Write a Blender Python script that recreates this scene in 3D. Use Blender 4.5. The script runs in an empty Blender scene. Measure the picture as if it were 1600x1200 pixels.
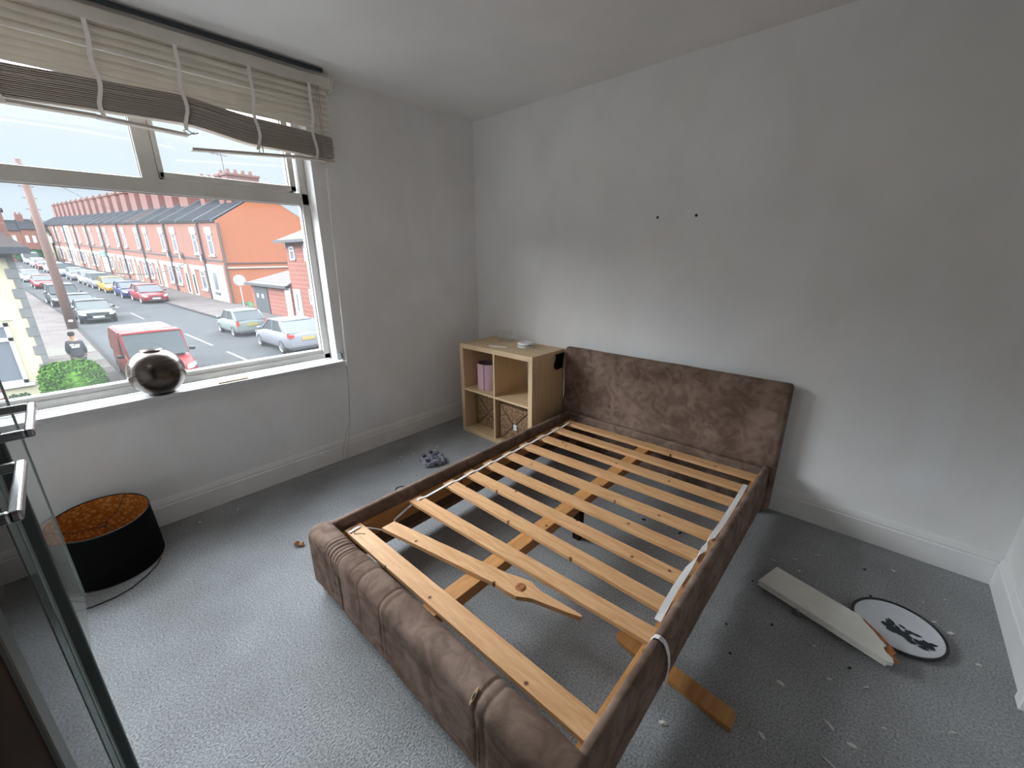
import bpy, math, random
from mathutils import Vector, Matrix, noise
random.seed(7)
scn = bpy.context.scene
COL = scn.collection
PI = math.pi

# ------------------------------------------------------------------ camera
cam = bpy.data.cameras.new('camera'); camo = bpy.data.objects.new('camera', cam); COL.objects.link(camo)
r_ = Vector((0.73980106, 0.67281274, -0.004173)); u_ = Vector((-0.19880196, 0.22451247, 0.9539769)); f_ = Vector((-0.64278471, 0.70492352, -0.29985105))
M = Matrix((r_, u_, -f_)).transposed().to_4x4(); M.translation = Vector((2.79045, -2.59817, 1.44527))
camo.matrix_world = M
cam.sensor_fit = 'HORIZONTAL'; cam.sensor_width = 36.0; cam.lens = 637.838 / 1600 * 36
cam.clip_start = 0.02; cam.clip_end = 1000
scn.camera = camo

SKY_HIGH, SKY_BACK = 30.0, 15.0
# ------------------------------------------------------------------ world: bright overcast sky, brighter overhead
w = bpy.data.worlds.new('overcast_sky'); scn.world = w; w.use_nodes = True
wn = w.node_tree.nodes; wl = w.node_tree.links
bg = wn['Background']
tc = wn.new('ShaderNodeTexCoord'); sp = wn.new('ShaderNodeSeparateXYZ'); wl.new(tc.outputs['Generated'], sp.inputs[0])
def sky_ramp(stops):
    rp = wn.new('ShaderNodeValToRGB'); wl.new(sp.outputs['Z'], rp.inputs[0]); rp.color_ramp.interpolation = 'LINEAR'
    el = rp.color_ramp.elements
    el[0].position, el[0].color = stops[0][0], (*stops[0][1], 1)
    el[1].position, el[1].color = stops[-1][0], (*stops[-1][1], 1)
    for p_, c_ in stops[1:-1]: e = el.new(p_); e.color = (*c_, 1)
    return rp
low = sky_ramp([(0, (.76, .86, .97)), (.10, (.76, .89, 1.0)), (.25, (.86, .95, 1.0)), (1, (.9, .96, 1.0))])      # pale haze near the horizon
high = sky_ramp([(.235, (0, 0, 0)), (.275, (.60, .66, .72)), (.42, (.92, .97, 1.0)), (.60, (.72, .78, .84)), (.85, (.52, .57, .62)), (.94, (.16, .18, .2)), (1, (.14, .16, .18))])       # bright cloud higher up
dp = wn.new('ShaderNodeVectorMath'); dp.operation = 'DOT_PRODUCT'; dp.inputs[1].default_value = (-.92, -.38, .1); wl.new(tc.outputs['Generated'], dp.inputs[0])
az = wn.new('ShaderNodeMapRange'); az.inputs['From Min'].default_value = -.35; az.inputs['From Max'].default_value = .45; az.inputs['To Min'].default_value = SKY_BACK; az.inputs['To Max'].default_value = SKY_HIGH
az.interpolation_type = 'SMOOTHSTEP'; wl.new(dp.outputs['Value'], az.inputs['Value'])
sc1 = wn.new('ShaderNodeVectorMath'); sc1.operation = 'SCALE'; wl.new(high.outputs[0], sc1.inputs[0]); wl.new(az.outputs[0], sc1.inputs['Scale'])
ad = wn.new('ShaderNodeVectorMath'); ad.operation = 'ADD'; wl.new(low.outputs[0], ad.inputs[0]); wl.new(sc1.outputs[0], ad.inputs[1])
wl.new(ad.outputs[0], bg.inputs[0]); bg.inputs[1].default_value = 1.0
scn.view_settings.view_transform = 'Standard'; scn.view_settings.look = 'None'
scn.view_settings.gamma = 1.0; scn.view_settings.use_curve_mapping = False
scn.view_settings.exposure = 0.0
scn.cycles.diffuse_bounces = 8; scn.cycles.max_bounces = 16; scn.cycles.transparent_max_bounces = 24
scn.cycles.caustics_refractive = False

# unseen fill light added near the ceiling behind the camera to brighten the room
LP = (1.25, -3.15, 2.18)
L = bpy.data.lights.new('fill_light', 'POINT'); L.energy = 4.5; L.color = (1.0, .93, .86); L.shadow_soft_size = .12
lo = bpy.data.objects.new('fill_light', L); COL.objects.link(lo); lo.location = LP

# ------------------------------------------------------------------ materials
MT = {}
def new_mat(name):
    m = bpy.data.materials.new(name); m.use_nodes = True; MT[name] = m
    return m, m.node_tree.nodes, m.node_tree.links, m.node_tree.nodes['Principled BSDF']
def c4(c): return (c[0], c[1], c[2], 1)
def mat(name, col, rough=.6, metal=0, col2=None, scale=5, bump=0, bscale=60, detail=4, sheen=0, spec=.5, stretch=None, coat=0, lo=.35, hi=.65):
    m, n, l, b = new_mat(name)
    b.inputs['Base Color'].default_value = c4(col); b.inputs['Roughness'].default_value = rough
    b.inputs['Metallic'].default_value = metal; b.inputs['Specular IOR Level'].default_value = spec
    if sheen: b.inputs['Sheen Weight'].default_value = sheen
    if coat: b.inputs['Coat Weight'].default_value = coat
    t = n.new('ShaderNodeTexCoord'); mp = n.new('ShaderNodeMapping'); l.new(t.outputs['Object'], mp.inputs[0])
    if stretch: mp.inputs['Scale'].default_value = stretch
    if col2:
        nz = n.new('ShaderNodeTexNoise'); nz.inputs['Scale'].default_value = scale; nz.inputs['Detail'].default_value = detail
        l.new(mp.outputs[0], nz.inputs[0])
        r = n.new('ShaderNodeValToRGB'); l.new(nz.outputs[0], r.inputs[0])
        r.color_ramp.elements[0].position = lo; r.color_ramp.elements[1].position = hi
        r.color_ramp.elements[0].color = c4(col); r.color_ramp.elements[1].color = c4(col2)
        l.new(r.outputs[0], b.inputs['Base Color'])
    if bump:
        nb = n.new('ShaderNodeTexNoise'); nb.inputs['Scale'].default_value = bscale; nb.inputs['Detail'].default_value = 3
        l.new(mp.outputs[0], nb.inputs[0])
        bp = n.new('ShaderNodeBump'); bp.inputs['Strength'].default_value = bump; bp.inputs['Distance'].default_value = .01
        l.new(nb.outputs[0], bp.inputs['Height']); l.new(bp.outputs[0], b.inputs['Normal'])
    return m
def mottle(m, sc, dark, stretch=(1, 1, 1)):
    n, l = m.node_tree.nodes, m.node_tree.links; b = n['Principled BSDF']; src = b.inputs['Base Color'].links[0].from_socket
    t = n.new('ShaderNodeTexCoord'); mp = n.new('ShaderNodeMapping'); mp.inputs['Scale'].default_value = stretch; l.new(t.outputs['Object'], mp.inputs[0])
    nz = n.new('ShaderNodeTexNoise'); nz.inputs['Scale'].default_value = sc; nz.inputs['Detail'].default_value = 8; nz.inputs['Distortion'].default_value = 1.2; l.new(mp.outputs[0], nz.inputs[0])
    r = n.new('ShaderNodeValToRGB'); l.new(nz.outputs[0], r.inputs[0]); r.color_ramp.elements[0].position = .38; r.color_ramp.elements[1].position = .60
    r.color_ramp.elements[0].color = (dark, dark * .98, dark * .96, 1); r.color_ramp.elements[1].color = (1, 1, 1, 1)
    mx = n.new('ShaderNodeMix'); mx.data_type = 'RGBA'; mx.blend_type = 'MULTIPLY'; mx.inputs[0].default_value = 1
    l.new(src, mx.inputs[6]); l.new(r.outputs[0], mx.inputs[7]); l.new(mx.outputs[2], b.inputs['Base Color'])
def brick(name, c1, c2, mortar, sc=1.0, rough=.85, bw=.9, bh=.3):
    m, n, l, b = new_mat(name)
    t = n.new('ShaderNodeTexCoord'); s = n.new('ShaderNodeSeparateXYZ'); l.new(t.outputs['Object'], s.inputs[0])
    a = n.new('ShaderNodeMath'); a.operation = 'ADD'; l.new(s.outputs[0], a.inputs[0]); l.new(s.outputs[1], a.inputs[1])
    cb = n.new('ShaderNodeCombineXYZ'); l.new(a.outputs[0], cb.inputs[0]); l.new(s.outputs[2], cb.inputs[1])
    br = n.new('ShaderNodeTexBrick'); l.new(cb.outputs[0], br.inputs[0])
    br.inputs['Scale'].default_value = sc; br.inputs['Brick Width'].default_value = bw; br.inputs['Row Height'].default_value = bh
    br.inputs['Mortar Size'].default_value = .02
    nz = n.new('ShaderNodeTexNoise'); nz.inputs['Scale'].default_value = .9; nz.inputs['Detail'].default_value = 6; l.new(t.outputs['Object'], nz.inputs[0])
    mx = n.new('ShaderNodeMix'); mx.data_type = 'RGBA'; l.new(nz.outputs[0], mx.inputs[0]); mx.inputs[6].default_value = c4(c1); mx.inputs[7].default_value = c4(c2)
    l.new(mx.outputs[2], br.inputs['Color1'])
    br.inputs['Color2'].default_value = c4([(c1[i] + c2[i]) / 2 * .92 for i in range(3)]); br.inputs['Mortar'].default_value = c4(mortar)
    l.new(br.outputs[0], b.inputs['Base Color']); b.inputs['Roughness'].default_value = rough; b.inputs['Specular IOR Level'].default_value = .2
    return m
def wood(name, c1, c2, axis='x', scale=9, rough=.55, knots=True):
    m, n, l, b = new_mat(name)
    t = n.new('ShaderNodeTexCoord'); mp = n.new('ShaderNodeMapping'); l.new(t.outputs['Object'], mp.inputs[0])
    st = {'x': (.12, 1, 1), 'y': (1, .12, 1), 'z': (1, 1, .12)}[axis]; mp.inputs['Scale'].default_value = st
    nz = n.new('ShaderNodeTexNoise'); nz.inputs['Scale'].default_value = scale * 6; nz.inputs['Detail'].default_value = 5; nz.inputs['Distortion'].default_value = .8
    l.new(mp.outputs[0], nz.inputs[0]); r = n.new('ShaderNodeValToRGB'); l.new(nz.outputs[0], r.inputs[0])
    r.color_ramp.elements[0].position = .3; r.color_ramp.elements[1].position = .72
    r.color_ramp.elements[0].color = c4(c2); r.color_ramp.elements[1].color = c4(c1)
    last = r.outputs[0]
    if knots:
        v = n.new('ShaderNodeTexVoronoi'); v.voronoi_dimensions = '2D'; v.inputs['Scale'].default_value = 5.2; l.new(t.outputs['Object'], v.inputs[0])
        k = n.new('ShaderNodeValToRGB'); l.new(v.outputs['Distance'], k.inputs[0])
        k.color_ramp.elements[0].position = .02; k.color_ramp.elements[0].color = (.16, .10, .08, 1)
        k.color_ramp.elements[1].position = .05; k.color_ramp.elements[1].color = (1, 1, 1, 1)
        mx = n.new('ShaderNodeMix'); mx.data_type = 'RGBA'; mx.blend_type = 'MULTIPLY'; mx.inputs[0].default_value = 1
        l.new(last, mx.inputs[6]); l.new(k.outputs[0], mx.inputs[7]); last = mx.outputs[2]
    l.new(last, b.inputs['Base Color']); b.inputs['Roughness'].default_value = rough
    return m
def glass(name, tint, gl=1.0, haze=0.0, hazecol=(.8, .85, .9)):
    m, n, l, b = new_mat(name); n.remove(b); out = n['Material Output']
    tr = n.new('ShaderNodeBsdfTransparent'); tr.inputs[0].default_value = c4(tint)
    g = n.new('ShaderNodeBsdfGlossy'); g.inputs['Roughness'].default_value = .02; g.inputs[0].default_value = (gl, gl, gl, 1)
    ge = n.new('ShaderNodeNewGeometry'); dt = n.new('ShaderNodeVectorMath'); dt.operation = 'DOT_PRODUCT'
    l.new(ge.outputs['Normal'], dt.inputs[0]); l.new(ge.outputs['Incoming'], dt.inputs[1])
    def mth(op, x, y=None):
        q = n.new('ShaderNodeMath'); q.operation = op; q.use_clamp = (op == 'SUBTRACT')
        for i_, v_ in enumerate((x, y)):
            if v_ is None: continue
            if isinstance(v_, (int, float)): q.inputs[i_].default_value = v_
            else: l.new(v_, q.inputs[i_])
        return q.outputs[0]
    sch = mth('ADD', mth('MULTIPLY', mth('POWER', mth('SUBTRACT', 1.0, mth('ABSOLUTE', dt.outputs['Value'])), 5.0), .93), .07)   # two-sided Schlick reflectance of a pane
    mx = n.new('ShaderNodeMixShader'); l.new(sch, mx.inputs[0]); l.new(tr.outputs[0], mx.inputs[1]); l.new(g.outputs[0], mx.inputs[2])
    last = mx.outputs[0]
    if haze:
        df = n.new('ShaderNodeBsdfTranslucent'); df.inputs[0].default_value = c4(hazecol)
        m2 = n.new('ShaderNodeMixShader'); m2.inputs[0].default_value = haze; l.new(last, m2.inputs[1]); l.new(df.outputs[0], m2.inputs[2]); last = m2.outputs[0]
    l.new(last, out.inputs[0])
    return m
mat('wall_paint', (.84, .84, .84), .9, col2=(.77, .775, .785), scale=1.6, bump=.08, bscale=25, detail=6, spec=.15)
mottle(MT['wall_paint'], 2.2, .965, (1, 1, .6))
mat('ceiling_paint', (.82, .815, .81), .95, col2=(.76, .755, .75), scale=2, detail=5, spec=.1)
mat('white_gloss', (.80, .79, .79), .4, col2=(.72, .71, .70), scale=3)
mat('upvc', (.60, .58, .55), .3, col2=(.54, .52, .49), scale=6)
mat('sill_white', (.58, .585, .59), .45)
mat('gasket', (.012, .012, .013), .5)
# carpet
m, n, l, b = new_mat('carpet')
t = n.new('ShaderNodeTexCoord')
n1 = n.new('ShaderNodeTexNoise'); n1.inputs['Scale'].default_value = 150; n1.inputs['Detail'].default_value = 4; l.new(t.outputs['Object'], n1.inputs[0])
n2 = n.new('ShaderNodeTexNoise'); n2.inputs['Scale'].default_value = 3.0; n2.inputs['Detail'].default_value = 6; l.new(t.outputs['Object'], n2.inputs[0])
ra = n.new('ShaderNodeValToRGB'); l.new(n1.outputs[0], ra.inputs[0]); ra.color_ramp.elements[0].position = .3; ra.color_ramp.elements[1].position = .7
ra.color_ramp.elements[0].color = (.185, .192, .20, 1); ra.color_ramp.elements[1].color = (.44, .45, .46, 1)
rb = n.new('ShaderNodeValToRGB'); l.new(n2.outputs[0], rb.inputs[0]); rb.color_ramp.elements[0].position = .35; rb.color_ramp.elements[1].position = .62
rb.color_ramp.elements[0].color = (.80, .79, .78, 1); rb.color_ramp.elements[1].color = (1, 1, 1, 1)
mx = n.new('ShaderNodeMix'); mx.data_type = 'RGBA'; mx.blend_type = 'MULTIPLY'; mx.inputs[0].default_value = 1
l.new(ra.outputs[0], mx.inputs[6]); l.new(rb.outputs[0], mx.inputs[7]); l.new(mx.outputs[2], b.inputs['Base Color'])
b.inputs['Roughness'].default_value = 1; b.inputs['Specular IOR Level'].default_value = 0; b.inputs['Sheen Weight'].default_value = .15
bp = n.new('ShaderNodeBump'); bp.inputs['Strength'].default_value = .7; bp.inputs['Distance'].default_value = .008
l.new(n1.outputs[0], bp.inputs['Height']); l.new(bp.outputs[0], b.inputs['Normal'])
# suede
mat('suede', (.16, .107, .082), .85, col2=(.285, .202, .163), scale=5.5, bump=.18, bscale=300, detail=9, spec=.05, lo=.32, hi=.68)
mottle(MT['suede'], 13, .66)
mat('suede_dark', (.11, .072, .055), .9, col2=(.16, .11, .09), scale=5, bump=.15, bscale=300, spec=.1)
wood('pine', (.68, .405, .205), (.52, .27, .115), 'x')
wood('pine_y', (.56, .28, .095), (.42, .185, .055), 'y')
wood('raw_pine', (.62, .42, .25), (.45, .25, .12), 'x', knots=False)
wood('oak_veneer', (.64, .47, .29), (.52, .37, .215), 'x', scale=5, knots=False)
wood('oak_veneer_z', (.64, .47, .29), (.52, .37, .215), 'z', scale=5, knots=False)
mat('woven', (.10, .055, .028), .9, col2=(.32, .19, .10), scale=90, bump=.5, bscale=120)
mat('woven_edge', (.07, .04, .02), .9)
mat('pink_paper', (.52, .33, .37), .8)
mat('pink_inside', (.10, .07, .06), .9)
mat('tape_white', (.72, .70, .70), .8)
mat('white_plastic', (.75, .75, .74), .4)
mat('grey_label', (.25, .27, .28), .6)
mat('black_plastic', (.01, .01, .01), .5)
mat('black_cloth', (.008, .008, .009), .95, spec=.05)
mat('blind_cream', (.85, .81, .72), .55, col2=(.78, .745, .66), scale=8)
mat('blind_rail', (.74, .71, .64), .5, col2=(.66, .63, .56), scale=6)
mat('blind_stack_shaded', (.52, .47, .42), .6, col2=(.44, .40, .35), scale=6, stretch=(1, .2, 1))  # shaded copy of the cream slats, backlit darkness painted into the colour
mat('ladder_tape', (.82, .79, .74), .8)
mat('cord', (.50, .47, .42), .8)
mat('dark_metal', (.05, .06, .07), .35, metal=.6)
mat('steel', (.42, .42, .43), .22, metal=1)
mat('shade_black', (.004, .004, .004), .75, bump=.6, bscale=120, spec=.12)
mat('wire_black', (.01, .01, .01), .6)
mat('cream_paint', (.74, .73, .67), .35, col2=(.66, .65, .60), scale=12)
mat('enamel', (.66, .68, .72), .25, col2=(.60, .62, .66), scale=6)
mat('leaf_print', (.012, .018, .028), .5)
mat('flake', (.62, .60, .56), .7)
mat('dark_bit', (.03, .028, .025), .9)
mat('dry_leaf', (.42, .20, .08), .7)
mat('sock', (.10, .10, .13), .95, col2=(.24, .24, .30), scale=30, bump=.8, bscale=150, sheen=.4)
mat('dark_wood', (.020, .010, .005), .8, col2=(.035, .018, .008), scale=12, spec=.1)
mat('stile', (.045, .055, .052), .4); mat('glass_edge', (.28, .36, .34), .3)
mat('hollow', (.004, .004, .004), .9)
mat('splinter', (.42, .17, .05), .8, col2=(.22, .07, .02), scale=60)
mat('foam', (.45, .30, .16), .9)
m, n, l, b = new_mat('gold_inside')
t = n.new('ShaderNodeTexCoord'); v = n.new('ShaderNodeTexVoronoi'); v.inputs['Scale'].default_value = 55; l.new(t.outputs['Object'], v.inputs[0])
r = n.new('ShaderNodeValToRGB'); l.new(v.outputs['Distance'], r.inputs[0]); r.color_ramp.elements[0].color = (1.0, .62, .20, 1); r.color_ramp.elements[1].color = (.62, .22, .04, 1); r.color_ramp.elements[1].position = .6
l.new(r.outputs[0], b.inputs['Base Color']); b.inputs['Metallic'].default_value = .45; b.inputs['Roughness'].default_value = .4
bp = n.new('ShaderNodeBump'); bp.inputs['Strength'].default_value = .6; bp.inputs['Distance'].default_value = .01; l.new(v.outputs['Distance'], bp.inputs['Height']); l.new(bp.outputs[0], b.inputs['Normal'])
m, n, l, b = new_mat('vase_metal')
b.inputs['Metallic'].default_value = .85; b.inputs['Roughness'].default_value = .22
t = n.new('ShaderNodeTexCoord'); mp = n.new('ShaderNodeMapping'); mp.inputs['Scale'].default_value = (.5, .5, 5); l.new(t.outputs['Object'], mp.inputs[0])
nz = n.new('ShaderNodeTexNoise'); nz.inputs['Scale'].default_value = 8; l.new(mp.outputs[0], nz.inputs[0])
r = n.new('ShaderNodeValToRGB'); l.new(nz.outputs[0], r.inputs[0]); r.color_ramp.elements[0].color = (.085, .07, .062, 1); r.color_ramp.elements[1].color = (.13, .112, .10, 1)
r.color_ramp.elements[0].position = .4; r.color_ramp.elements[1].position = .6
l.new(r.outputs[0], b.inputs['Base Color'])
bp = n.new('ShaderNodeBump'); bp.inputs['Strength'].default_value = .25; bp.inputs['Distance'].default_value = .01; l.new(nz.outputs[0], bp.inputs['Height']); l.new(bp.outputs[0], b.inputs['Normal'])
glass('window_glass', (.97, .985, .98), haze=.016)
glass('cabinet_glass', (.70, .78, .75), gl=.95, haze=.24, hazecol=(.70, .76, .74))  # milky haze mixed in to stand for the pale grazing reflection
glass('tumbler_glass', (.98, .98, .98))
glass('knob_glass', (.75, .8, .8))
# street
mat('asphalt', (.040, .041, .043), 1, col2=(.047, .0475, .049), scale=1.2, detail=8, spec=0)
mat('pavement', (.064, .055, .053), 1, col2=(.080, .070, .067), scale=.7, detail=6, spec=0)
mat('kerb', (.035, .033, .033), 1, spec=0)
mat('road_paint', (.12, .12, .12), 1, spec=0)
mat('paver_pale', (.085, .080, .072), 1, spec=0)
brick('terrace_brick', (0.1175, 0.041, 0.026), (0.155, 0.0625, 0.0425), (0.12, 0.08, 0.065))
brick('gable_brick', (0.185, 0.0575, 0.025), (0.225, 0.0725, 0.0325), (0.19, 0.075, 0.0425), bw=.6, bh=.2)
brick('semi_brick', (0.11, 0.0325, 0.0225), (0.15, 0.05, 0.035), (0.15, 0.095, 0.08))
brick('chimney_brick', (.085, .033, .027), (.11, .045, .037), (0.11, 0.06, 0.05))
mat('slate', (.016, .0165, .019), 1, col2=(.022, .023, .026), scale=2, stretch=(1, .3, 1), spec=0)
mat('slate_old', (.026, .021, .020), 1, col2=(.033, .027, .026), scale=2, spec=0)
mat('verge', (.075, .08, .09), 1, spec=0)
m, n, l, b = new_mat('concrete_tile')
t = n.new('ShaderNodeTexCoord'); wv = n.new('ShaderNodeTexWave'); wv.bands_direction = 'Z'; wv.inputs['Scale'].default_value = 1.6; l.new(t.outputs['Object'], wv.inputs[0])
r = n.new('ShaderNodeValToRGB'); l.new(wv.outputs[0], r.inputs[0]); r.color_ramp.elements[0].color = (.016, .010, .009, 1); r.color_ramp.elements[1].color = (.034, .023, .021, 1)
l.new(r.outputs[0], b.inputs['Base Color']); b.inputs['Roughness'].default_value = .85
mat('stone_cream', (0.21, 0.19, 0.16), .8)
mat('render_white', (0.26, 0.265, 0.28), .7)
mat('frame_white', (0.31, 0.31, 0.315), .5)
mat('pane_dark', (0.03, 0.035, 0.04), .12)
mat('pane_grey', (0.08, 0.09, 0.105), .12)
mat('door_cream', (0.24, 0.2, 0.16), .6)
mat('door_black', (0.015, 0.0175, 0.02), .6)
mat('shop_green', (0.06, 0.15, 0.11), .6)
mat('pipe_dark', (0.025, 0.0225, 0.025), .6)
mat('pot', (0.09, 0.045, 0.035), .9)
mat('cream_render', (.31, .285, .19), .9, col2=(.29, .265, .18), scale=.8)
mat('quoin', (0.07, 0.07, 0.0725), .9, col2=(0.09, 0.09, 0.09), scale=3)
mat('fascia', (.03, .033, .04), .9, spec=0)
mat('pole_wood', (0.085, 0.045, 0.035), .85, col2=(0.06, 0.0325, 0.025), scale=3, stretch=(2, 2, .2))
mat('hedge', (.022, .065, .005), 1, col2=(.05, .11, .014), scale=9, spec=0)
mat('hedge_dark', (0.02, 0.05, 0.025), .9, spec=.1)
mat('shrub', (0.035, 0.06, 0.03), .9, spec=.1)
mat('sign_grey', (0.165, 0.18, 0.2), .5)
mat('tyre', (0.0075, 0.0075, 0.008), .8); mat('alloy', (0.21, 0.215, 0.225), .3, metal=.7)
mat('car_glass', (.030, .035, .038), .3, spec=.2)
mat('plate_yellow', (.20, .15, .035), .7); mat('plate_white', (.30, .30, .31), .7)
mat('lamp_red', (.45, .02, .02), .2); mat('lamp_clear', (.55, .57, .6), .1)
mat('car_trim', (.02, .02, .022), .5)
for nm, c in dict(silver=(.40, .41, .46), pale_green=(.34, .40, .38), red=(.35, .015, .03), blue=(.03, .035, .16), yellow=(.62, .36, .03), grey=(.28, .30, .33), white=(.62, .63, .66),
                  dark=(.03, .035, .04), black=(.022, .026, .03), lightblue=(.42, .47, .55), van_red=(.42, .018, .02)).items():
    mat('car_' + nm, [q * .30 for q in c], .5, spec=.10)
mat('skin_tone', (.30, .17, .11), .6); mat('hair_black', (.01, .009, .009), .9); mat('hoodie', (.035, .035, .042), .95); mat('trousers', (.09, .09, .11), .95); mat('print_white', (.5, .5, .5), .8)

# ------------------------------------------------------------------ builders
WL = {}
def tag(o, label=None, cat=None, group=None, kind=None):
    if label: o['label'] = label
    if cat: o['category'] = cat
    if group: o['group'] = group
    if kind: o['kind'] = kind
    return o
def thing(name, loc, label, cat, group=None, kind=None):
    o = bpy.data.objects.new(name, None); COL.objects.link(o); o.location = loc; o.empty_display_size = .1
    WL[o.name] = Vector(loc)
    return tag(o, label, cat, group, kind)
class MB:
    def __init__(s): s.v = []; s.f = []
    def quadgrid(s, rings, close_u=True, close_v=False, cap=False):
        b = len(s.v); n = len(rings[0])
        for r in rings: s.v += [Vector(p) for p in r]
        m = len(rings)
        for i in range(m if close_v else m - 1):
            j = (i + 1) % m
            for k in range(n if close_u else n - 1):
                q = (k + 1) % n
                s.f.append((b + i * n + k, b + i * n + q, b + j * n + q, b + j * n + k))
        if cap:
            s.f.append(tuple(b + k for k in range(n))[::-1]); s.f.append(tuple(b + (m - 1) * n + k for k in range(n)))
        return s
    def poly(s, pts): b = len(s.v); s.v += [Vector(p) for p in pts]; s.f.append(tuple(range(b, b + len(pts)))); return s
    def box(s, a, b_, T=None):
        (x0, y0, z0), (x1, y1, z1) = a, b_
        x0, x1 = sorted((x0, x1)); y0, y1 = sorted((y0, y1)); z0, z1 = sorted((z0, z1))
        p = [(x0, y0, z0), (x1, y0, z0), (x1, y1, z0), (x0, y1, z0), (x0, y0, z1), (x1, y0, z1), (x1, y1, z1), (x0, y1, z1)]
        if T: p = [T(*q) for q in p]
        b = len(s.v); s.v += [Vector(q) for q in p]
        s.f += [tuple(b + i for i in q) for q in ((3, 2, 1, 0), (4, 5, 6, 7), (0, 1, 5, 4), (1, 2, 6, 5), (2, 3, 7, 6), (3, 0, 4, 7))]
        return s
    def prism(s, pts, ext):  # planar polygon pts, extruded by vector ext
        n = len(pts); ext = Vector(ext); b = len(s.v)
        s.v += [Vector(p) for p in pts] + [Vector(p) + ext for p in pts]
        s.f.append(tuple(range(b, b + n))[::-1]); s.f.append(tuple(range(b + n, b + 2 * n)))
        for i in range(n): j = (i + 1) % n; s.f.append((b + i, b + j, b + n + j, b + n + i))
        return s
    def tube(s, pts, r, n=8, cap=True):
        pts = [Vector(p) for p in pts]; rs = r if isinstance(r, (list, tuple)) else [r] * len(pts); rings = []
        prev = None
        for i, p in enumerate(pts):
            d = (pts[min(i + 1, len(pts) - 1)] - pts[max(i - 1, 0)]).normalized()
            if prev is None: a = d.orthogonal().normalized()
            else: a = (prev - d * prev.dot(d)).normalized()
            prev = a; c = d.cross(a)
            rings.append([p + (a * math.cos(2 * PI * k / n) + c * math.sin(2 * PI * k / n)) * rs[i] for k in range(n)])
        return s.quadgrid(rings, cap=cap)
    def lathe(s, prof, c, n=32, T=None, closed=False):
        rings = []
        for r, z in prof:
            ring = [(c[0] + r * math.cos(2 * PI * k / n), c[1] + r * math.sin(2 * PI * k / n), c[2] + z) for k in range(n)]
            if T: ring = [T(Vector(q)) for q in ring]
            rings.append(ring)
        return s.quadgrid(rings, close_v=closed)
    def strip(s, pts, wdir, w, th=.001):
        wd = Vector(wdir).normalized() * w / 2; pts = [Vector(p) for p in pts]; rings = []
        for i, p in enumerate(pts):
            d = (pts[min(i + 1, len(pts) - 1)] - pts[max(i - 1, 0)]).normalized(); nn = d.cross(wd).normalized() * th
            rings.append([p - wd, p + wd, p + wd + nn, p - wd + nn])
        return s.quadgrid(rings, cap=True)
    def build(s, name, material, parent=None, smooth=False, bevel=0, sub=0, bseg=2, ang=None):
        o_w = WL[parent.name] if parent else Vector((0, 0, 0))
        me = bpy.data.meshes.new(name); me.from_pydata([tuple(p - o_w) for p in s.v], [], s.f)
        me.validate(); me.update()
        import bmesh
        bm = bmesh.new(); bm.from_mesh(me); bmesh.ops.recalc_face_normals(bm, faces=bm.faces); bm.to_mesh(me); bm.free()
        me.materials.append(MT[material])
        o = bpy.data.objects.new(name, me); COL.objects.link(o); WL[o.name] = o_w.copy()
        if parent: o.parent = parent
        if smooth:
            for p in me.polygons: p.use_smooth = True
        if bevel:
            md = o.modifiers.new('bevel', 'BEVEL'); md.width = bevel; md.segments = bseg; md.limit_method = 'ANGLE'; md.angle_limit = .6
        if sub:
            md = o.modifiers.new('sub', 'SUBSURF'); md.levels = sub; md.render_levels = sub
        return o
def rebase(o, loc):   # move the origin of a single-mesh thing to loc without moving the mesh
    loc = Vector(loc)
    for v in o.data.vertices: v.co -= loc
    o.location = loc; WL[o.name] = loc
    return o
def single(name, mb, material, label, cat, loc, group=None, **k):
    o = mb.build(name, material, **k); rebase(o, loc); return tag(o, label, cat, group)
def struct(name, mb, material, label=None, parent=None, **k):
    o = mb.build(name, material, parent, **k)
    if not parent: tag(o, label, None, None, 'structure'); 
    return o

# ------------------------------------------------------------------ room shell
W, H, YB = 3.405, 2.482, -3.55
JY0, JY1 = -1.36, -3.05       # window opening along y
SZ, HZ = .75, 2.33            # sill top and head
TW = .28
o = struct('floor', MB().box((-.0, YB, -.12), (W, 0, 0)), 'carpet', 'worn grey carpet covering the bedroom floor'); tag(o, cat='floor')
o = struct('ceiling', MB().box((-TW, YB - .1, H), (W + .1, .1, H + .1)), 'ceiling_paint', 'off-white ceiling with soft grey marks'); tag(o, cat='ceiling')
mb = MB(); mb.box((-TW, JY0, -.12), (0, .1, H)); mb.box((-TW, YB - .1, -.12), (0, JY1, H)); mb.box((-TW, JY1, -.12), (0, JY0, SZ - .025)); mb.box((-TW, JY1, HZ), (0, JY0, H))
tag(struct('wall_left', mb, 'wall_paint', 'grey-white wall around the window'), cat='wall')
tag(struct('wall_back', MB().box((0, 0, -.12), (W + .1, .1, H)), 'wall_paint', 'scuffed grey-white wall behind the headboard'), cat='wall')
tag(struct('wall_right', MB().box((W, YB, -.12), (W + .1, 0, H)), 'wall_paint', 'short piece of grey-white wall at the right edge'), cat='wall')
tag(struct('wall_front', MB().box((0, YB - .1, -.12), (W + .1, YB, H)), 'wall_paint', 'grey-white wall on the camera side of the room'), cat='wall')
def base_prof(h=.155):
    return [(0, 0), (.017, 0), (.017, h - .045), (.012, h - .037), (.014, h - .03), (.009, h - .012), (.004, h), (0, h)]
def baseboard(name, a, b_, nrm, label):
    a = Vector(a); b_ = Vector(b_); nrm = Vector(nrm)
    rings = [[p + nrm * x + Vector((0, 0, z)) for x, z in base_prof()] for p in (a, b_)]
    tag(struct(name, MB().quadgrid(rings, cap=True), 'white_gloss', label), cat='baseboard')
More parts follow.
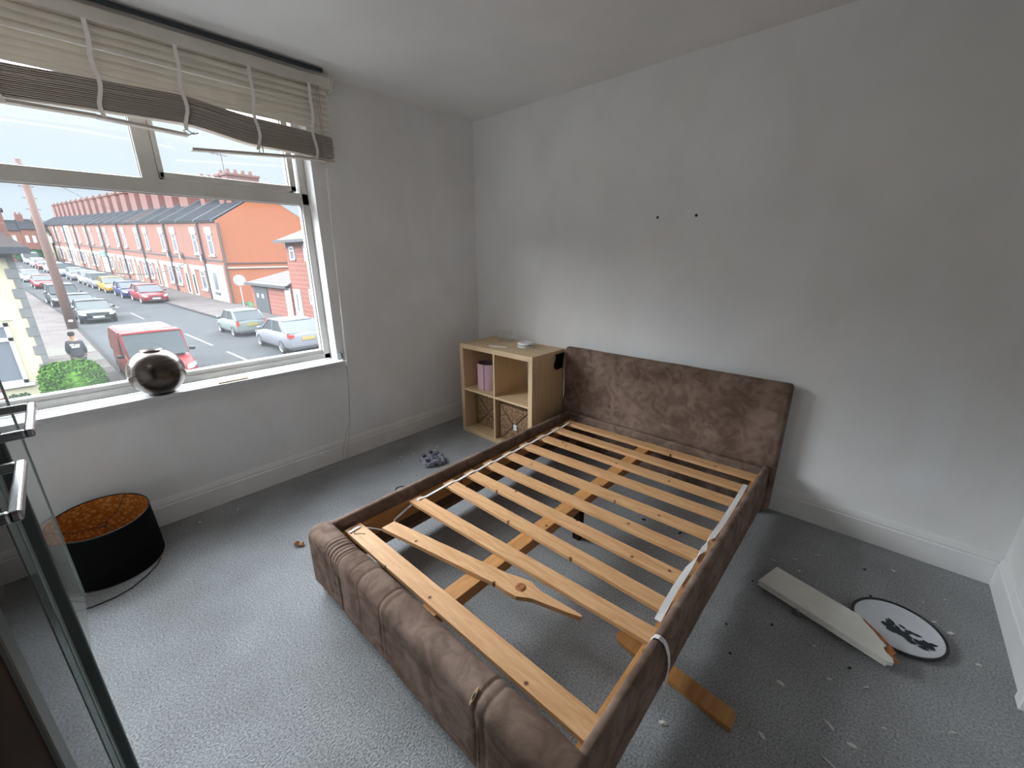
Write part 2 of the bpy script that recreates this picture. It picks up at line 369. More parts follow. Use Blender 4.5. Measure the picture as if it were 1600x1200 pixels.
baseboard('baseboard_left', (0, YB, 0), (0, 0, 0), (1, 0, 0), 'off-white moulded skirting below the window wall')
baseboard('baseboard_back', (.017, 0, 0), (W, 0, 0), (0, -1, 0), 'off-white moulded skirting along the headboard wall')
baseboard('baseboard_right', (W, -.70, 0), (W, -.017, 0), (-1, 0, 0), 'off-white skirting at the right edge')
tag(struct('trim_1', MB().box((W - .030, -.755, 0), (W, -.70, 2.05)), 'white_gloss', 'white upright trim at the end of the right wall', bevel=.004), cat='trim')
# window sill board
mb = MB(); mb.box((-.10, JY1, SZ - .025), (.0, JY0, SZ)); mb.box((0, JY1 - .05, SZ - .025), (.06, JY0 + .045, SZ))
tag(struct('trim_2', mb, 'sill_white', 'white painted window board under the window', bevel=.004), cat='window sill')

# ------------------------------------------------------------------ window
FX0, FX1 = -.165, -.10
win = thing('window_1', (-.13, (JY0 + JY1) / 2, SZ), 'large white plastic window with one wide lower pane and two top panes', 'window', kind='structure')
mb = MB()
mb.box((FX0, JY0 - .045, SZ), (FX1, JY0, HZ)); mb.box((FX0, JY1, SZ), (FX1, JY1 + .045, HZ))
mb.box((FX0, JY1, SZ), (FX1, JY0, SZ + .04)); mb.box((FX0, JY1 + .03, SZ + .03), (FX1 - .012, JY0 - .03, SZ + .066))
mb.box((FX0, JY1, HZ - .06), (FX1, JY0, HZ)); mb.box((FX0, JY1, 1.757), (FX1, JY0, 1.828)); mb.box((FX0, -2.172, 1.82), (FX1, -2.10, HZ))
mb.build('window_frame', 'upvc', win, bevel=.005)
mb = MB(); a, b_, c, d = -1.43, -2.10, 1.834, HZ - .06   # top right opening sash, set in with a small gap
for q in (((a, c), (a - .034, d)), ((b_ + .022, c), (b_, d)), ((a, c), (b_, c + .03)), ((a, d - .03), (b_, d))):
    mb.box((FX0 - .01, q[0][0], q[0][1]), (FX1 + .006, q[1][0], q[1][1]))
mb.build('opening_sash', 'upvc', win, bevel=.004)
def pane(y0, y1, z0, z1, nm):
    g = MB(); x = -.125; t = .004
    g.box((x - .004, y0, z0), (x + .006, y0 - t, z1)); g.box((x - .004, y1 + t, z0), (x + .006, y1, z1)); g.box((x - .004, y0, z0), (x + .006, y1, z0 + t)); g.box((x - .004, y0, z1 - t), (x + .006, y1, z1))
    g.build('gasket', 'gasket', win)
    MB().poly([(x, y0, z0), (x, y1, z0), (x, y1, z1), (x, y0, z1)]).build('pane', 'window_glass', win)
pane(JY0 - .043, JY1 + .043, SZ + .064, 1.759, 0); pane(-2.17, JY1 + .043, 1.826, HZ - .06, 1); pane(-1.462, -2.08, 1.862, HZ - .088, 2)
# sampling aid only (a portal gives off no light)
L = bpy.data.lights.new('window_portal', 'AREA'); L.shape = 'RECTANGLE'; L.size = 1.75; L.size_y = 1.62; L.cycles.is_portal = True
lo = bpy.data.objects.new('window_portal', L); COL.objects.link(lo); lo.location = (-.20, (JY0 + JY1) / 2, 1.54)
lo.rotation_euler = Matrix(((0, 0, -1), (1, 0, 0), (0, -1, 0))).to_euler()

# ------------------------------------------------------------------ venetian blind
YR, YL = -1.245, -3.10
bl = thing('venetian_blind', (.06, -2.1, 2.0), 'cream slatted blind hanging crooked over the window top, lower slats bunched up', 'blind')
MB().box((.035, YL, 2.393), (.085, YR + .03, 2.447)).build('head_rail', 'blind_rail', bl, bevel=.003)
mb = MB(); y = YR + .03; mb.box((.03, y, 2.388), (.088, y + .012, 2.45)); mb.build('end_bracket', 'blind_rail', bl, bevel=.002)
MB().box((.03, y + .012, 2.398), (.086, y + .0135, 2.442)).build('bracket_clip', 'dark_metal', bl)
def sag(y, tab):
    for (a, za), (b_, zb) in zip(tab, tab[1:]):
        if b_ <= y <= a: t = (a - y) / (a - b_); t = t * t * (3 - 2 * t) * .5 + t * .5; return za + (zb - za) * t
    return tab[0][1] if y > tab[0][0] else tab[-1][1]
TOP = [(-1.235, 2.137), (-1.45, 2.150), (-1.669, 2.157), (-1.979, 2.190), (-2.28, 2.178), (-2.54, 2.166), (-3.1, 2.16)]
BOT = [(-1.235, 2.010), (-1.673, 2.010), (-1.971, 2.054), (-2.281, 2.046), (-2.57, 2.036), (-3.1, 2.03)]
ys = [YR - (YR - YL) * i / 40 for i in range(41)]
NS = 17
for k in range(NS):
    t0 = (k + .10) / NS; t1 = (k + .66) / NS; jx = random.uniform(-.005, .005); je = random.uniform(-.004, .004)
    rings = []
    for y in ys:
        zt, zb = sag(y, TOP), sag(y, BOT) + .012
        za, zc = zb + (zt - zb) * t0, zb + (zt - zb) * t1
        rings.append([(.034 + jx, y + je, za), (.086 + jx, y + je, za), (.086 + jx, y + je, zc), (.034 + jx, y + je, zc)])
    MB().quadgrid(rings, cap=True).build('slat', 'blind_stack_shaded', bl)
def zc(k, y):  # hanging slats
    t = (YR - y) / (YR - YL)
    return 2.378 - k * .0305 + .0012 * math.sin(k * 3 + y * 2) + (.012 * t - .006) * k / 6
for k in range(7):
    rings = []
    tilt = [.84, .88, .86, .9, .95, .92, .82][k]
    for y in ys:
        z = zc(k, y); ring = []; P = []
        for q in range(7):
            s_ = (q / 6 - .5) * .05; cv = .003 * (1 - (q / 3 - 1) ** 2)
            P.append((.06 + s_ * math.cos(tilt) + cv, y, z - s_ * math.sin(tilt) - .004))
        ring = P + [(p[0] - .0022, p[1], p[2] - .0012) for p in P[::-1]]
        rings.append(ring)
    MB().quadgrid(rings, cap=True).build('slat', 'blind_cream', bl, smooth=False)
def rail_piece(a, b_):
    a, b_ = Vector(a), Vector(b_); d = Vector((.022, 0, 0)); u = Vector((0, 0, .006))
    MB().quadgrid([[p - d - u, p + d - u, p + d + u, p - d + u] for p in (a, b_)], cap=True).build('bottom_rail', 'blind_stack_shaded', bl, bevel=.001)
rail_piece((.06, -3.1, 2.028), (.06, -2.30, 2.036)); rail_piece((.06, -2.30, 2.034), (.062, -1.977, 2.020)); rail_piece((.06, -1.974, 1.959), (.06, -1.437, 2.003)); rail_piece((.06, -1.437, 2.003), (.06, YR, 2.006))
for j, (yt, zb) in enumerate([(-1.35, 2.00), (-1.655, 2.0), (-1.962, 2.04), (-2.262, 2.03), (-2.56, 2.02), (-2.87, 2.01)]):
    pts = [(.0915, yt - .012 * math.sin(i * .9 + j) * (i / 14) - .012 * (i / 14), 2.392 - (2.392 - zb) * i / 14) for i in range(15)]
    MB().strip(pts, (0, 1, 0), .016, .0015).build('ladder_tape', 'ladder_tape', bl)
MB().tube([(.09, -1.955, 2.03), (.10, -1.98, 2.015), (.10, -2.0, 2.03), (.09, -1.985, 2.04), (.095, -1.96, 2.022), (.1, -1.94, 2.03)], .003, 6).build('cord_knot', 'cord', bl, smooth=True)
MB().tube([(.09, -1.665, 2.02), (.085, -1.672, 1.985), (.085, -1.65, 1.985), (.09, -1.652, 2.02)], .003, 6).build('cord_knot', 'cord', bl, smooth=True)
c1 = [(.095, -1.30, 2.39), (.095, -1.305, 2.0), (.085, -1.32, 1.4), (.075, -1.335, .80), (.07, -1.335, .6), (.06, -1.36, .3), (.045, -1.42, .12), (.06, -1.45, .012)]
c2 = [(.097, -1.315, 2.39), (.097, -1.315, 2.0), (.087, -1.325, 1.4), (.080, -1.330, .78), (.07, -1.34, .5), (.05, -1.36, .25), (.03, -1.385, .09), (.05, -1.42, .006), (.08, -1.50, .006), (.06, -1.56, .006), (.10, -1.6, .006), (.07, -1.66, .006)]
for c in (c1, c2): MB().tube(c, .0017, 6).build('pull_cord', 'cord', bl, smooth=True)
# curtain track above the blind
MB_ = MB().box((.10, YL, 2.455), (.118, -1.27, 2.474))
single('curtain_track', MB_, 'dark_metal', 'dark grey curtain track under the ceiling above the blind', 'curtain track', (.11, -2.1, 2.46), bevel=.003)
single('track_batten', MB().box((.0, YL, 2.452), (.045, -1.20, 2.482)), 'white_gloss', 'white batten at the top of the window wall over the blind', 'batten', (.02, -2.1, 2.46), bevel=.004)

# ------------------------------------------------------------------ things on the sill
def sph_prof(r, z0, z1, zc_, n=18):
    a0 = math.asin((z0 - zc_) / r); a1 = math.asin((z1 - zc_) / r)
    return [(r * math.cos(a0 + (a1 - a0) * i / n), zc_ + r * math.sin(a0 + (a1 - a0) * i / n)) for i in range(n + 1)]
vc = (.0, -2.325, SZ)
pr = [(.0, .001), (.056, .0)] + sph_prof(.122, .008, .232, .118) + [(.045, .236), (.04, .225), (.0, .21)]
single('round_vase', MB().lathe(pr, vc, 48), 'vase_metal', 'round dark metallic vase standing on the white window sill', 'vase', vc, smooth=True)
sx = thing('wooden_strip', (.035, -2.01, SZ), 'small flat tan wooden strip lying on the window sill', 'wooden strip')
mb = MB().box((.028, -2.08, SZ), (.045, -1.93, SZ + .008)); mb.build('strip_body', 'raw_pine', sx, bevel=.002)
MB().box((.030, -2.05, SZ + .008), (.034, -1.99, SZ + .0095)).build('dark_mark', 'dark_bit', sx)
mb = MB().box((.0, -1.345, SZ), (.02, -1.325, SZ + .045)); mb.box((.0, -1.345, SZ), (.045, -1.325, SZ + .008)); mb.box((.0, -1.345, SZ + .02), (.030, -1.340, SZ + .03))
single('cord_bracket', mb, 'grey_label', 'small grey plastic bracket at the right end of the window sill', 'bracket', (.01, -1.335, SZ), bevel=.001)

# ------------------------------------------------------------------ wall marks
single('wall_plug', MB().lathe([(0, 0), (.006, 0), (.008, .004), (.003, .004), (.003, .001)], (0, 0, 0), 12, T=lambda p: Vector((1.639 + p.x, -p.z, 1.665 + p.y))), 'dark_bit', 'tiny grey rawl plug in the wall above the bed, the left of two', 'wall plug', (1.639, 0, 1.665))
single('wall_plug', MB().lathe([(0, 0), (.008, 0), (.008, .003), (.003, .008), (0, .008)], (0, 0, 0), 12, T=lambda p: Vector((1.869 + p.x, -p.z, 1.663 + p.y))), 'dark_bit', 'dark screw stub in the wall above the bed, the right of two', 'wall plug', (1.869, 0, 1.663))

# ------------------------------------------------------------------ cube shelf and contents
KX, KY, KW, KD = .269, -.076, .77, .39
sh = thing('cube_shelf', (KX + KW / 2, KY - KD / 2, 0), 'oak veneer four-cube shelf unit in the corner beside the bed', 'shelf unit')
t = .038; s = .017; y0, y1 = KY - KD, KY
MB().box((KX, y0, KW - t), (KX + KW, y1, KW)).build('top_board', 'oak_veneer', sh, bevel=.0015)
MB().box((KX, y0, 0), (KX + KW, y1, t)).build('bottom_board', 'oak_veneer', sh, bevel=.0015)
for x in (KX, KX + KW - t): MB().box((x, y0, t), (x + t, y1, KW - t)).build('side_board', 'oak_veneer_z', sh, bevel=.0015)
MB().box((KX + KW / 2 - s / 2, y0 + .002, t), (KX + KW / 2 + s / 2, y1, KW - t)).build('divider', 'oak_veneer_z', sh, bevel=.001)
for x in (KX + t, KX + KW / 2 + s / 2): MB().box((x, y0 + .002, KW / 2 - s / 2), (x + (KW - 2 * t - s) / 2, y1, KW / 2 + s / 2)).build('shelf_board', 'oak_veneer', sh, bevel=.001)
# pink drum
px_, py_ = .455, -.315; pz = KW / 2 + s / 2
ld = thing('pink_drum_shade', (px_, py_, pz), 'pink paper drum shade in the upper left cube of the shelf', 'lamp shade')
MB().lathe([(.098, 0), (.098, .215), (.095, .215), (.095, .003), (.098, 0)], (px_, py_, pz), 40).build('drum', 'pink_paper', ld, smooth=True)
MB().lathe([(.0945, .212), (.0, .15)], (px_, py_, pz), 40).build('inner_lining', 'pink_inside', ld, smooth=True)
MB().box((px_ + .03, py_ - .0955, pz), (px_ + .033, py_ - .093, pz + .215)).build('seam', 'pink_inside', ld)
def basket(cx, yf, dz, lab, tagged):
    hw = .148; z0 = .038
    bk = thing('woven_basket', (cx, yf + .15, z0), lab, 'basket')
    mb = MB().box((cx - hw, yf, z0), (cx + hw, yf + .28, z0 + dz)); mb.build('body', 'woven', bk, bevel=.008)
    c = (cx, yf - .0005, z0 + dz / 2)
    for sx_, sz_ in ((-1, -1), (1, -1), (1, 1), (-1, 1)):
        MB().tube([(c[0] + sx_ * .014, yf - .0005, c[2] + sz_ * .014), (cx + sx_ * (hw - .01), yf - .0005, z0 + dz / 2 + sz_ * (dz / 2 - .01))], .0035, 6).build('braid', 'woven_edge', bk, smooth=True)
    if tagged:
        MB().box((cx - .002, yf - .006, c[2] - .032), (cx + .030, yf - .003, c[2] + .016)).build('paper_tag', 'tape_white', bk)
        MB().box((cx - .014, yf - .004, c[2] - .018), (cx + .006, yf - .001, c[2] + .020)).build('hand_hole', 'hollow', bk)
        MB().tube([(cx + .008, yf - .007, c[2] - .018), (cx + .020, yf - .007, c[2] + .008)], .0015, 5).build('tag_mark', 'grey_label', bk)
basket(KX + t + .165, y0 + .12, .285, 'dark woven basket pushed deep into the lower left cube', False)
basket(KX + KW / 2 + .18, y0 + .035, .295, 'brown woven basket with a white tag in the lower right cube', True)
# on top of the shelf
def tumbler(x, y, h, lab, rr=.030):
    single('glass_tumbler', MB().lathe([(0, .004), (rr * .85, .004), (rr, h), (rr + .0025, h), (rr * .9, 0), (0, 0)], (x, y, KW), 24), 'tumbler_glass', lab, 'glass', (x, y, KW), smooth=True)
tumbler(.485, -.205, .095, 'clear straight glass on the shelf top, the left of two'); tumbler(.56, -.19, .10, 'clear straight glass on the shelf top, the right of two', .026)
tr_ = thing('tape_tin', (.785, -.24, KW), 'round white tin with a grey band on the shelf top', 'tin')
MB().lathe([(0, 0), (.058, 0), (.062, .004), (.062, .018)], (.785, -.24, KW), 32).build('tin_body', 'white_plastic', tr_, smooth=True)
MB().lathe([(.0605, .018), (.0605, .025)], (.785, -.24, KW), 32).build('band', 'grey_label', tr_, smooth=True)
MB().lathe([(.062, .025), (.062, .036), (.055, .040), (.028, .040), (.026, .034), (0, .034)], (.785, -.24, KW), 32).build('lid', 'white_plastic', tr_, smooth=True)
single('white_stick', MB().box((0, -.006, 0), (.15, .006, .005), T=lambda x, y, z: (.535 + x * .97 - y * .1, -.385 + x * .24 + y, KW + z)), 'tape_white', 'thin white stick lying on the shelf top', 'stick', (.6, -.37, KW))
mb = MB(); rings = []
for i in range(9):
    a = i / 8; z = .745 - .115 * a; wv = .010 * math.sin(a * 7)
    rings.append([(1.041, -.205 + wv, z), (1.052 + .004 * math.sin(a * 9), -.205 + wv, z), (1.052, -.10 - .02 * a, z), (1.041, -.10 - .02 * a, z)])
single('black_cloth', mb.quadgrid(rings, cap=True), 'black_cloth', 'black cloth stuffed between the shelf side and the headboard', 'cloth', (1.046, -.15, .68), smooth=True)

# ------------------------------------------------------------------ bed
BX0, BX1, BYF, BYB = 1.118, 2.482, -2.085, -.10
bed = thing('bed_frame', (1.8, -1.05, 0), 'brown suede double bed frame with bare and broken wooden slats', 'bed')
def nz3(x, y, z, s=3): return noise.noise(Vector((x * s, y * s, z * s)))
# headboard
def soft_box(a, b_, r, nx=30, wob=.004, axis=0, creases=()):
    # loft along axis 0 (x) or 1 (y): rounded-rectangle section
    (x0, y0_, z0), (x1, y1_, z1) = a, b_
    rings = []
    def sec(h0, h1, v0, v1, r):
        pts = []
        for (cx, cz, a0) in ((h1 - r, v1 - r, 0), (h0 + r, v1 - r, PI / 2), (h0 + .012, v0 + .012, PI), (h1 - .012, v0 + .012, 1.5 * PI)):
            rr = r if a0 < 2 else .012
            for k in range(5): an = a0 + PI / 2 * k / 4; pts.append((cx + rr * math.cos(an), cz + rr * math.sin(an)))
        out = []
        for i in range(len(pts)):
            p, q = pts[i], pts[(i + 1) % len(pts)]; d = math.hypot(q[0] - p[0], q[1] - p[1]); n_ = max(1, int(d / .05))
            for k in range(n_): out.append((p[0] + (q[0] - p[0]) * k / n_, p[1] + (q[1] - p[1]) * k / n_))
        return out
    L0, L1 = (x0, x1) if axis == 0 else (y0_, y1_)
    H0, H1 = (y0_, y1_) if axis == 0 else (x0, x1)
    base = sec(H0, H1, z0, z1, r); ch, cv = (H0 + H1) / 2, (z0 + z1) / 2
    steps = [0, .002, .006, .012, .02]
    S = [L0 + q for q in steps] + [L0 + .02 + (L1 - L0 - .04) * i / nx for i in range(1, nx)] + [L1 - q for q in steps[::-1]]
    for s_ in S:
        e = min(s_ - L0, L1 - s_); k = 1 if e >= .02 else .0 + math.sqrt(max(0, 1 - (1 - e / .02) ** 2))
        inset = .02 * (1 - k); ring = []
        for (h, v) in base:
            hh = ch + (h - ch) * (1 - inset / max(.01, (H1 - H0) / 2)); vv = cv + (v - cv) * (1 - inset / ((z1 - z0) / 2))
            P = Vector((s_, hh, vv)) if axis == 0 else Vector((hh, s_, vv))
            nn = nz3(P.x, P.y, P.z, 7) * wob
            for (c0, wd, am) in creases:
                nn -= am * math.exp(-((s_ - c0) / wd) ** 2)
            d = Vector(((h - ch), (v - cv))); d.normalize()
            if axis == 0: P.y += d.x * nn; P.z += d.y * nn
            else: P.x += d.x * nn; P.z += d.y * nn
            ring.append(P)
        rings.append(ring)
    return MB().quadgrid(rings, cap=True)
o = soft_box((1.047, -.098, .02), (2.508, -.024, .788), .03, 40, .002, 0, ((1.545, .004, .002), (2.03, .004, .002))).build('headboard', 'suede', bed, smooth=True)
MB().lathe([(0, .0), (.010, .0)], (0, 0, 0), 14, T=lambda p: Vector((1.455 + p.x, -.1005, .41 + p.y * 1.7))).build('dark_stain', 'suede_dark', o)
# footboard: wrinkled padded
cr = [(1.285, .004, .003), (1.305, .004, .005), (1.328, .0045, .004), (1.350, .004, .006), (1.372, .004, .004), (1.392, .004, .005), (1.408, .004, .004), (1.50, .006, .002), (1.56, .008, .0025), (1.71, .006, .0035), (1.74, .01, .002), (2.19, .006, .004), (2.225, .008, .003)]
o = soft_box((BX0, BYF - .01, .055), (BX1 + .005, BYF + .10, .325), .042, 330, .007, 0, cr).build('footboard', 'suede', bed, smooth=True)
for x in (1.40, 1.73, 2.20):
    MB().tube([(x, BYF - .0095, .07), (x, BYF - .0098, .15), (x, BYF - .0095, .24)], .0012, 5).build('seam', 'suede_dark', o)
HO = Vector((2.176, BYF + .0045, .3145)); HN = Vector((0, -.64, .77)); HU = Vector((0, .77, .64))
MB().lathe([(0, .002), (.012, .002), (.016, 0)], (0, 0, 0), 16, T=lambda p: HO + HU * p.y * 1.5 + Vector((p.x * .38, 0, 0)) + HN * p.z).build('torn_hole', 'foam', o)
MB().lathe([(0, .0028), (.008, .0028)], (0, 0, 0), 16, T=lambda p: HO + HU * p.y * 1.2 + Vector((p.x * .28, 0, 0)) + HN * (p.z + .001)).build('hole_core', 'hollow', o)
# side rails
o = soft_box((BX1 - .033, BYF + .02, .055), (BX1, BYB + .005, .308), .014, 60, .004, 1).build('side_rail', 'suede', bed, smooth=True)
o = soft_box((BX0, BYF + .02, .055), (BX0 + .035, BYB + .005, .308), .014, 60, .003, 1).build('side_rail', 'suede', bed, smooth=True)
MB().box((BX0 + .035, BYF + .10, .165), (BX0 + .062, BYB, .244)).build('ledger', 'pine_y', bed, bevel=.001)
MB().box((BX0 + .035, BYF + .10, .10), (BX0 + .05, BYB, .165)).build('ledger', 'suede_dark', bed)
MB().box((BX1 - .060, BYF + .10, .17), (BX1 - .033, BYB, .245)).build('ledger', 'pine_y', bed, bevel=.001)
soft_box((1.125, -.135, .20), (2.475, -.092, .292), .012, 20, .001, 0).build('head_rail', 'suede', bed, smooth=True)
MB().box((1.765, BYF + .09, .195), (1.835, -.10, .245)).build('centre_beam', 'pine_y', bed, bevel=.002)
MB().box((1.785, -1.02, .0), (1.825, -.98, .195)).build('centre_leg', 'dark_wood', bed)
for (x, y) in ((1.14, -2.075), (2.40, -2.075), (1.14, -.12), (2.40, -.12)):
    MB().box((x, y, 0), (x + .06, y + .06, .058)).build('foot', 'foam', bed, bevel=.003)
SL = [(-.235, -.195), (-.400, -.365), (-.570, -.535), (-.745, -.700), (-.910, -.880), (-1.075, -1.055), (-1.225, -1.222), (-1.375, -1.390), (-1.590, -1.535)]
for i, (ya, yb) in enumerate(SL):
    hw = .034; xa = 1.19 + random.uniform(-.006, .006); xb = BX1 - .036 + random.uniform(-.004, 0); z0 = .2455 + (.001 if i % 2 else 0); z1 = z0 + .018
    if i == 8: xb = 2.445
    a = [(xa, ya - hw, z0), (xa, ya + hw, z0), (xa, ya + hw, z1), (xa, ya - hw, z1)]; b_ = [(xb, yb - hw, z0), (xb, yb + hw, z0), (xb, yb + hw, z1), (xb, yb - hw, z1)]
    MB().quadgrid([a, b_], cap=True).build('slat', 'pine', bed, bevel=.0015)
a = [(1.175, -1.955, .2455), (1.175, -1.878, .2455), (1.175, -1.878, .2645), (1.175, -1.955, .2645)]; b_ = [(BX1 - .036, -1.955 + .01, .2455), (BX1 - .036, -1.868, .2455), (BX1 - .036, -1.868, .2645), (BX1 - .036, -1.945, .2645)]
MB().quadgrid([a, b_], cap=True).build('slat', 'pine', bed, bevel=.0015)
# broken slat still in the frame
bs = [(1.285, .033), (1.6, .034), (1.9, .035), (1.955, .044), (2.00, .046), (2.035, .030), (2.05, .024), (2.12, .017), (2.18, .011), (2.225, .004)]
def bsy(x): return -1.80 + (x - 1.285) * .182
rings = [[(x, bsy(x) - h, .246), (x, bsy(x) + h, .246), (x, bsy(x) + h, .264), (x, bsy(x) - h, .264)] for x, h in bs]
bo = MB().quadgrid(rings, cap=True).build('broken_slat', 'pine', bed)
bo['label'] = 'slat snapped off short with a splintered point'
MB().lathe([(0, .0), (.010, .003), (.017, .002), (.021, 0)], (1.985, bsy(1.985), .265), 16).build('knot', 'splinter', bo, smooth=True)
mb = MB()
for q in range(5): mb.tube([(2.03 + q * .008, bsy(2.04) - .016 + q * .008, .261), (2.16 + .012 * q, bsy(2.16) - .006 + q * .003, .262)], [.003, .0008], 5)
mb.build('splinters', 'raw_pine', bo)
# white webbing tapes of the slat roll
zt = .2665
pts = [(2.417, -0.330, zt + 0.000), (2.423, -0.534, zt + 0.001), (2.426, -0.734, zt + -0.001), (2.423, -0.896, zt + 0.000), (2.419, -0.950, zt + 0.004), (2.423, -1.005, zt + 0.000), (2.420, -1.065, zt + 0.003), (2.416, -1.160, zt + 0.001), (2.417, -1.291, zt + 0.001), (2.421, -1.389, zt + 0.000), (2.426, -1.474, zt + 0.000)]
rings = []
for i, p in enumerate(pts):
    p = Vector(p); w_ = .0115 * (.5 if i in (4, 6) else 1); tw = 1.1 if i in (4, 6) else .08 * math.sin(i * 2)
    d = Vector((math.cos(tw), 0, math.sin(tw))) * w_; rings.append([p - d, p + d, p + d + Vector((0, 0, .001)), p - d + Vector((0, 0, .001))])
MB().quadgrid(rings, cap=True).build('slat_webbing', 'tape_white', bed)
lp = [(1.222, -.25, .270)]
for (ya, yb) in SL[1:]:
    lp += [(1.224, ya + .05, .262), (1.222, ya + .005, .2680)]
lp += [(1.20, -1.63, .235), (1.21, -1.72, .215), (1.26, -1.78, .20), (1.22, -1.83, .225), (1.205, -1.90, .2675), (1.21, -1.95, .2675)]
MB().strip(lp, (1, 0, 0), .014, .001).build('slat_webbing', 'tape_white', bed)
st = [(2.440, -1.585, .262), (2.448, -1.58, .290), (2.458, -1.578, .3125), (2.472, -1.576, .3155), (2.486, -1.572, .306), (2.491, -1.56, .28), (2.492, -1.53, .22), (2.492, -1.512, .17), (2.4925, -1.508, .14), (2.4935, -1.522, .12), (2.494, -1.532, .08)]
MB().strip(st, (0, 1, 0), .016, .0015).build('hanging_strap', 'tape_white', bed)
MB().tube([(1.19, -1.935, .2665), (1.21, -1.925, .2665), (1.235, -1.94, .267), (1.25, -1.92, .2665), (1.27, -1.905, .2665)], .0012, 5).build('loose_thread', 'wire_black', bed)

# broken slat end on the floor under the right rail
rings = []
for x, a, b_ in ((2.255, -1.405, -1.402), (2.27, -1.425, -1.365), (2.36, -1.440, -1.375), (2.50, -1.452, -1.385), (2.69, -1.472, -1.405)):
    rings.append([(x, a, .002), (x, b_, .002), (x, b_, .020), (x, a, .020)])
single('broken_slat_end', MB().quadgrid(rings, cap=True), 'pine_y', 'broken orange pine slat end lying on the carpet under the bed rail', 'wood piece', (2.45, -1.42, 0), bevel=.001)

# ------------------------------------------------------------------ broken white board and enamel plate
bd = thing('broken_board', (2.85, -.74, 0), 'broken cream painted board with a glass knob lying on the dark carpet', 'board')
A = Vector((2.651, -.603)); B = Vector((2.606, -.757)); D = Vector((3.053, -.885)); 
ax = (D - B).normalized(); ay = Vector((-ax.y, ax.x)); Wd = .155
def bp_(s_, t_, z): p = B + ax * s_ + ay * t_; return (p.x, p.y, z)
zb0, zb1 = .034, .052
out = [(0, 0), (.455, 0), (.470, .012), (.462, .030), (.440, .040), (.425, .058), (.430, .075), (.405, .090), (.380, .112), (.350, .130), (.318, .155), (0, .155)]
MB().prism([bp_(a, b, zb0) for a, b in out], (0, 0, zb1 - zb0)).build('board_panel', 'cream_paint', bd, bevel=.002)
MB().box((0, 0, 0), (.455, .018, 0.006), T=lambda x, y, z: bp_(x, y - .006, zb0 - .006 + z)).build('edge_moulding', 'cream_paint', bd, bevel=.002)
sp_ = [(.322, .153), (.352, .128), (.382, .110), (.407, .088), (.428, .074), (.424, .058), (.462, .030), (.478, .040), (.455, .055), (.458, .078), (.430, .100), (.400, .122), (.365, .140), (.335, .156)]
MB().prism([bp_(a, b, zb0 + .002) for a, b in sp_], (0, 0, .009)).build('torn_core', 'splinter', bd)
kp = bp_(.165, -.004, 0)
MB().lathe([(0, .002), (.012, .003), (.020, .012), (.020, .020), (.010, .028), (.008, .034), (0, .034)], (kp[0], kp[1], 0), 20).build('knob', 'knob_glass', bd, smooth=True)
pl = thing('enamel_plate', (3.08, -.62, 0), 'round white enamel plate with a black rim and dark leaf print by the board', 'plate')
pc = (3.077, -.615, .0); R_ = .142
MB().lathe([(0, .004), (R_ * .82, .004), (R_ * .95, .014), (R_, .017), (R_ * .95, .010), (R_ * .8, 0), (0, 0)], pc, 48).build('dish', 'enamel', pl, smooth=True)
MB().tube([(pc[0] + R_ * math.cos(a * PI / 24), pc[1] + R_ * math.sin(a * PI / 24), .0150) for a in range(49)], .0055, 8, cap=False).build('rim', 'black_plastic', pl, smooth=True)
mb = MB()
rnd = random.Random(4)
ua = Vector((.93, -.37)).normalized(); va = Vector((-ua.y, ua.x))
c0 = Vector((3.105, -.630))
for i in range(34):   # irregular leaves and sprigs of the print
    s_ = rnd.uniform(-.065, .07); t_ = rnd.gauss(0, .014); c = c0 + ua * s_ + va * t_; a0 = rnd.uniform(-.9, .9); ln = rnd.uniform(.014, .024); wd_ = ln * rnd.uniform(.4, .7)
    d = (ua * math.cos(a0) + va * math.sin(a0)); e_ = Vector((-d.y, d.x))
    k = [(-1, 0), (-.5, .7), (.1, 1), (.6, .5), (1, 0), (.5, -.6), (0, -1), (-.6, -.6)]
    mb.poly([((c + d * ln * a + e_ * wd_ * b).x, (c + d * ln * a + e_ * wd_ * b).y, .0047 + i * .00002) for a, b in k])
mb.build('leaf_print', 'leaf_print', pl)

